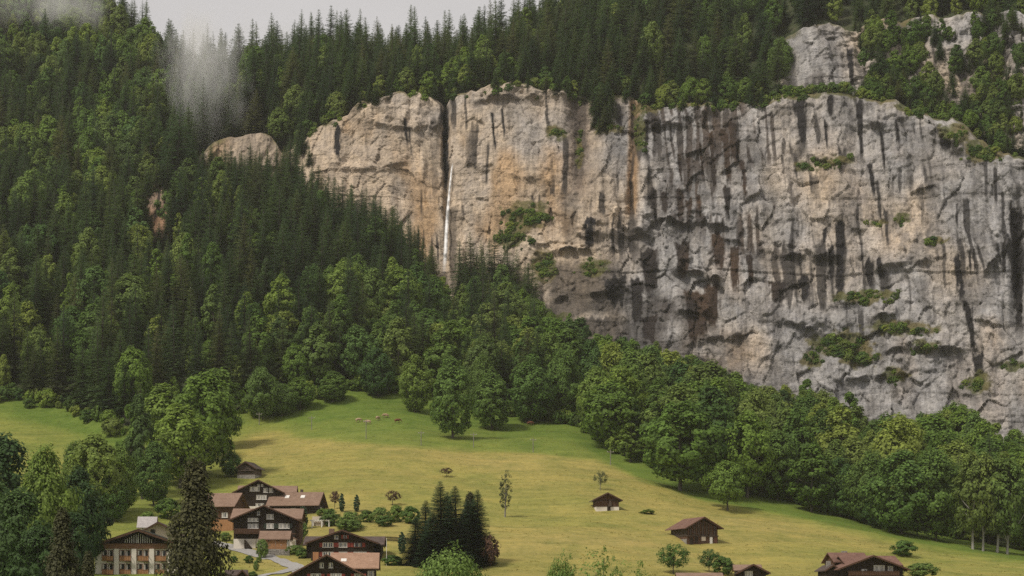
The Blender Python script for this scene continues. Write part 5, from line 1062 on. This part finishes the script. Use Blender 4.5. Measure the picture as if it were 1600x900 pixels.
# ------------------------------------------------------------------ waterfall
s = NM('falling_water'); n = s.noise(.8, 4, .6, stretch=(3, 3, .25)); s.col(s.ramp(n, (.3, (.76, .76, .76)), (.7, (.88, .87, .86)))); s.p.inputs['Roughness'].default_value = .5
n2 = s.noise(.9, 4, .6, stretch=(2.2, 2.2, .12)); al = s.ramp(n2, (.30, (.6,) * 3), (.48, (1,) * 3)); ea = s.n('Attribute', attribute_name='spray'); s.l(s.mix(1.0, al, ea.outputs['Color'], 'MULTIPLY'), s.p.inputs['Alpha']); M['water'] = s.m
V = []; nr = 90
for i in range(nr):
    f = i / (nr - 1); py = 256 + (428 - 256) * f; px = 708 - 14 * f ** .65 + .25 * math.sin(f * 9); hwid = (1.5 + 3.8 * f - 1.6 * f * f) ; c = on_cliff(CG, px, py); yb = c.y - 1.2 - 5.0 * math.sin(min(1, f * 1.3) * 1.57)
    yb = min(yb, V[-1][1] + .15) if V else yb
    for k in range(7):
        q = k / 6 * 2 - 1; V.append(((px + q * hwid - 800) / F * yb, yb - .9 * (1 - q * q), (HY - py) / F * yb))
wf = link('waterfall', mesh_np('waterfall', V, grid_faces(nr, 7), M['water'], True)); wf['kind'] = 'structure'; wf['label'] = 'thin white waterfall dropping from the gully in the cliff'
kk, ii = np.meshgrid(np.linspace(-1, 1, 7), np.linspace(0, 1, nr)); al = (1 - abs(kk) ** 2.5 * .9) * (1 - .85 * sst(.78, 1, ii)) * sst(-.03, .06, ii)
ca = wf.data.color_attributes.new('spray', 'FLOAT_COLOR', 'POINT'); ca.data.foreach_set('color', np.repeat(al.ravel()[:, None], 4, 1).astype(np.float32).ravel())


# ------------------------------------------------------------------ air: thin even haze and drifting mist
def box_mesh(name, a, b, mat):
    V = [(x, y, z) for x in (a[0], b[0]) for y in (a[1], b[1]) for z in (a[2], b[2])]
    return mesh_np(name, V, [(0, 1, 3, 2), (4, 6, 7, 5), (0, 4, 5, 1), (2, 3, 7, 6), (0, 2, 6, 4), (1, 5, 7, 3)], mat)
hm = bpy.data.materials.new('haze_air'); hm.use_nodes = True; t_ = hm.node_tree; t_.nodes.clear()
o_ = t_.nodes.new('ShaderNodeOutputMaterial'); v_ = t_.nodes.new('ShaderNodeVolumePrincipled'); v_.inputs['Color'].default_value = (.95, .93, .90, 1); v_.inputs['Density'].default_value = HAZE
t_.links.new(v_.outputs[0], o_.inputs['Volume'])
hz_ = link('haze', box_mesh('haze', (-1900, -30, float(TZ.min()) - 1.5), (1900, 1560, float(TZ.max()) + 45), hm)); tag(hz_, 'thin grey haze filling the valley air', 'haze', None, 'stuff')

def mist(name, label, px, py, Y, size, dens, scale, seed):
    c = Vector(((px - 800) / F * Y, Y, (HY - py) / F * Y)); m = bpy.data.materials.new(name); m.use_nodes = True; t = m.node_tree; t.nodes.clear(); N = t.nodes.new; l = t.links.new
    o_ = N('ShaderNodeOutputMaterial'); v_ = N('ShaderNodeVolumePrincipled'); v_.inputs['Color'].default_value = (.97, .96, .95, 1)
    tc = N('ShaderNodeTexCoord'); ln = N('ShaderNodeVectorMath'); ln.operation = 'LENGTH'
    mp_ = N('ShaderNodeMapping'); mp_.inputs['Scale'].default_value = (1 / size[0], 1 / size[1], 1 / size[2]); l(tc.outputs['Object'], mp_.inputs[0])
    n = N('ShaderNodeTexNoise'); n.inputs['Scale'].default_value = scale; n.inputs['Detail'].default_value = 6; n.inputs['Roughness'].default_value = .65
    ms = N('ShaderNodeMapping'); ms.inputs['Location'].default_value = (seed, seed * 2, 0); ms.inputs['Scale'].default_value = (1, 1, .38); l(tc.outputs['Object'], ms.inputs[0]); l(ms.outputs[0], n.inputs['Vector'])
    l(mp_.outputs[0], ln.inputs[0])
    fo = N('ShaderNodeMapRange'); fo.inputs['From Min'].default_value = 1.0; fo.inputs['From Max'].default_value = .1; l(ln.outputs['Value'], fo.inputs['Value'])
    nr_ = N('ShaderNodeMapRange'); nr_.inputs['From Min'].default_value = .34; nr_.inputs['From Max'].default_value = .70; l(n.outputs[0], nr_.inputs['Value'])
    a1 = N('ShaderNodeMath'); a1.operation = 'MULTIPLY_ADD'; a1.inputs[1].default_value = 1.5; a1.inputs[2].default_value = -1.25; l(fo.outputs[0], a1.inputs[0])
    a2 = N('ShaderNodeMath'); a2.operation = 'MULTIPLY_ADD'; a2.inputs[1].default_value = 1.15; l(nr_.outputs[0], a2.inputs[0]); l(a1.outputs[0], a2.inputs[2]); a2.use_clamp = True
    mu = N('ShaderNodeMath'); mu.operation = 'MULTIPLY'; l(a2.outputs[0], mu.inputs[0]); l(fo.outputs[0], mu.inputs[1]); m2 = N('ShaderNodeMath'); m2.operation = 'MULTIPLY'; m2.inputs[1].default_value = dens; l(mu.outputs[0], m2.inputs[0])
    l(m2.outputs[0], v_.inputs['Density']); l(v_.outputs[0], o_.inputs['Volume'])
    o = link(name, box_mesh(name, [-q for q in size], size, m), None, c); tag(o, label, 'mist', None, 'stuff')
mist('mist', 'wisp of white mist hanging in the notch of the wooded ridge', 322, 112, 846, (38, 18, 58), .09, .10, 3)
mist('mist', 'pale shred of mist rising from the notch toward the clouds', 300, 62, 900, (26, 18, 26), .10, .10, 14)
mist('mist', 'thin veil of mist over the top of the wooded slope', 90, 12, 950, (60, 30, 28), .06, .04, 9)
mist('mist', 'faint mist among the spruces on the far skyline', 430, 50, 985, (40, 22, 14), .03, .05, 5)
print('done', time.time() - T0)
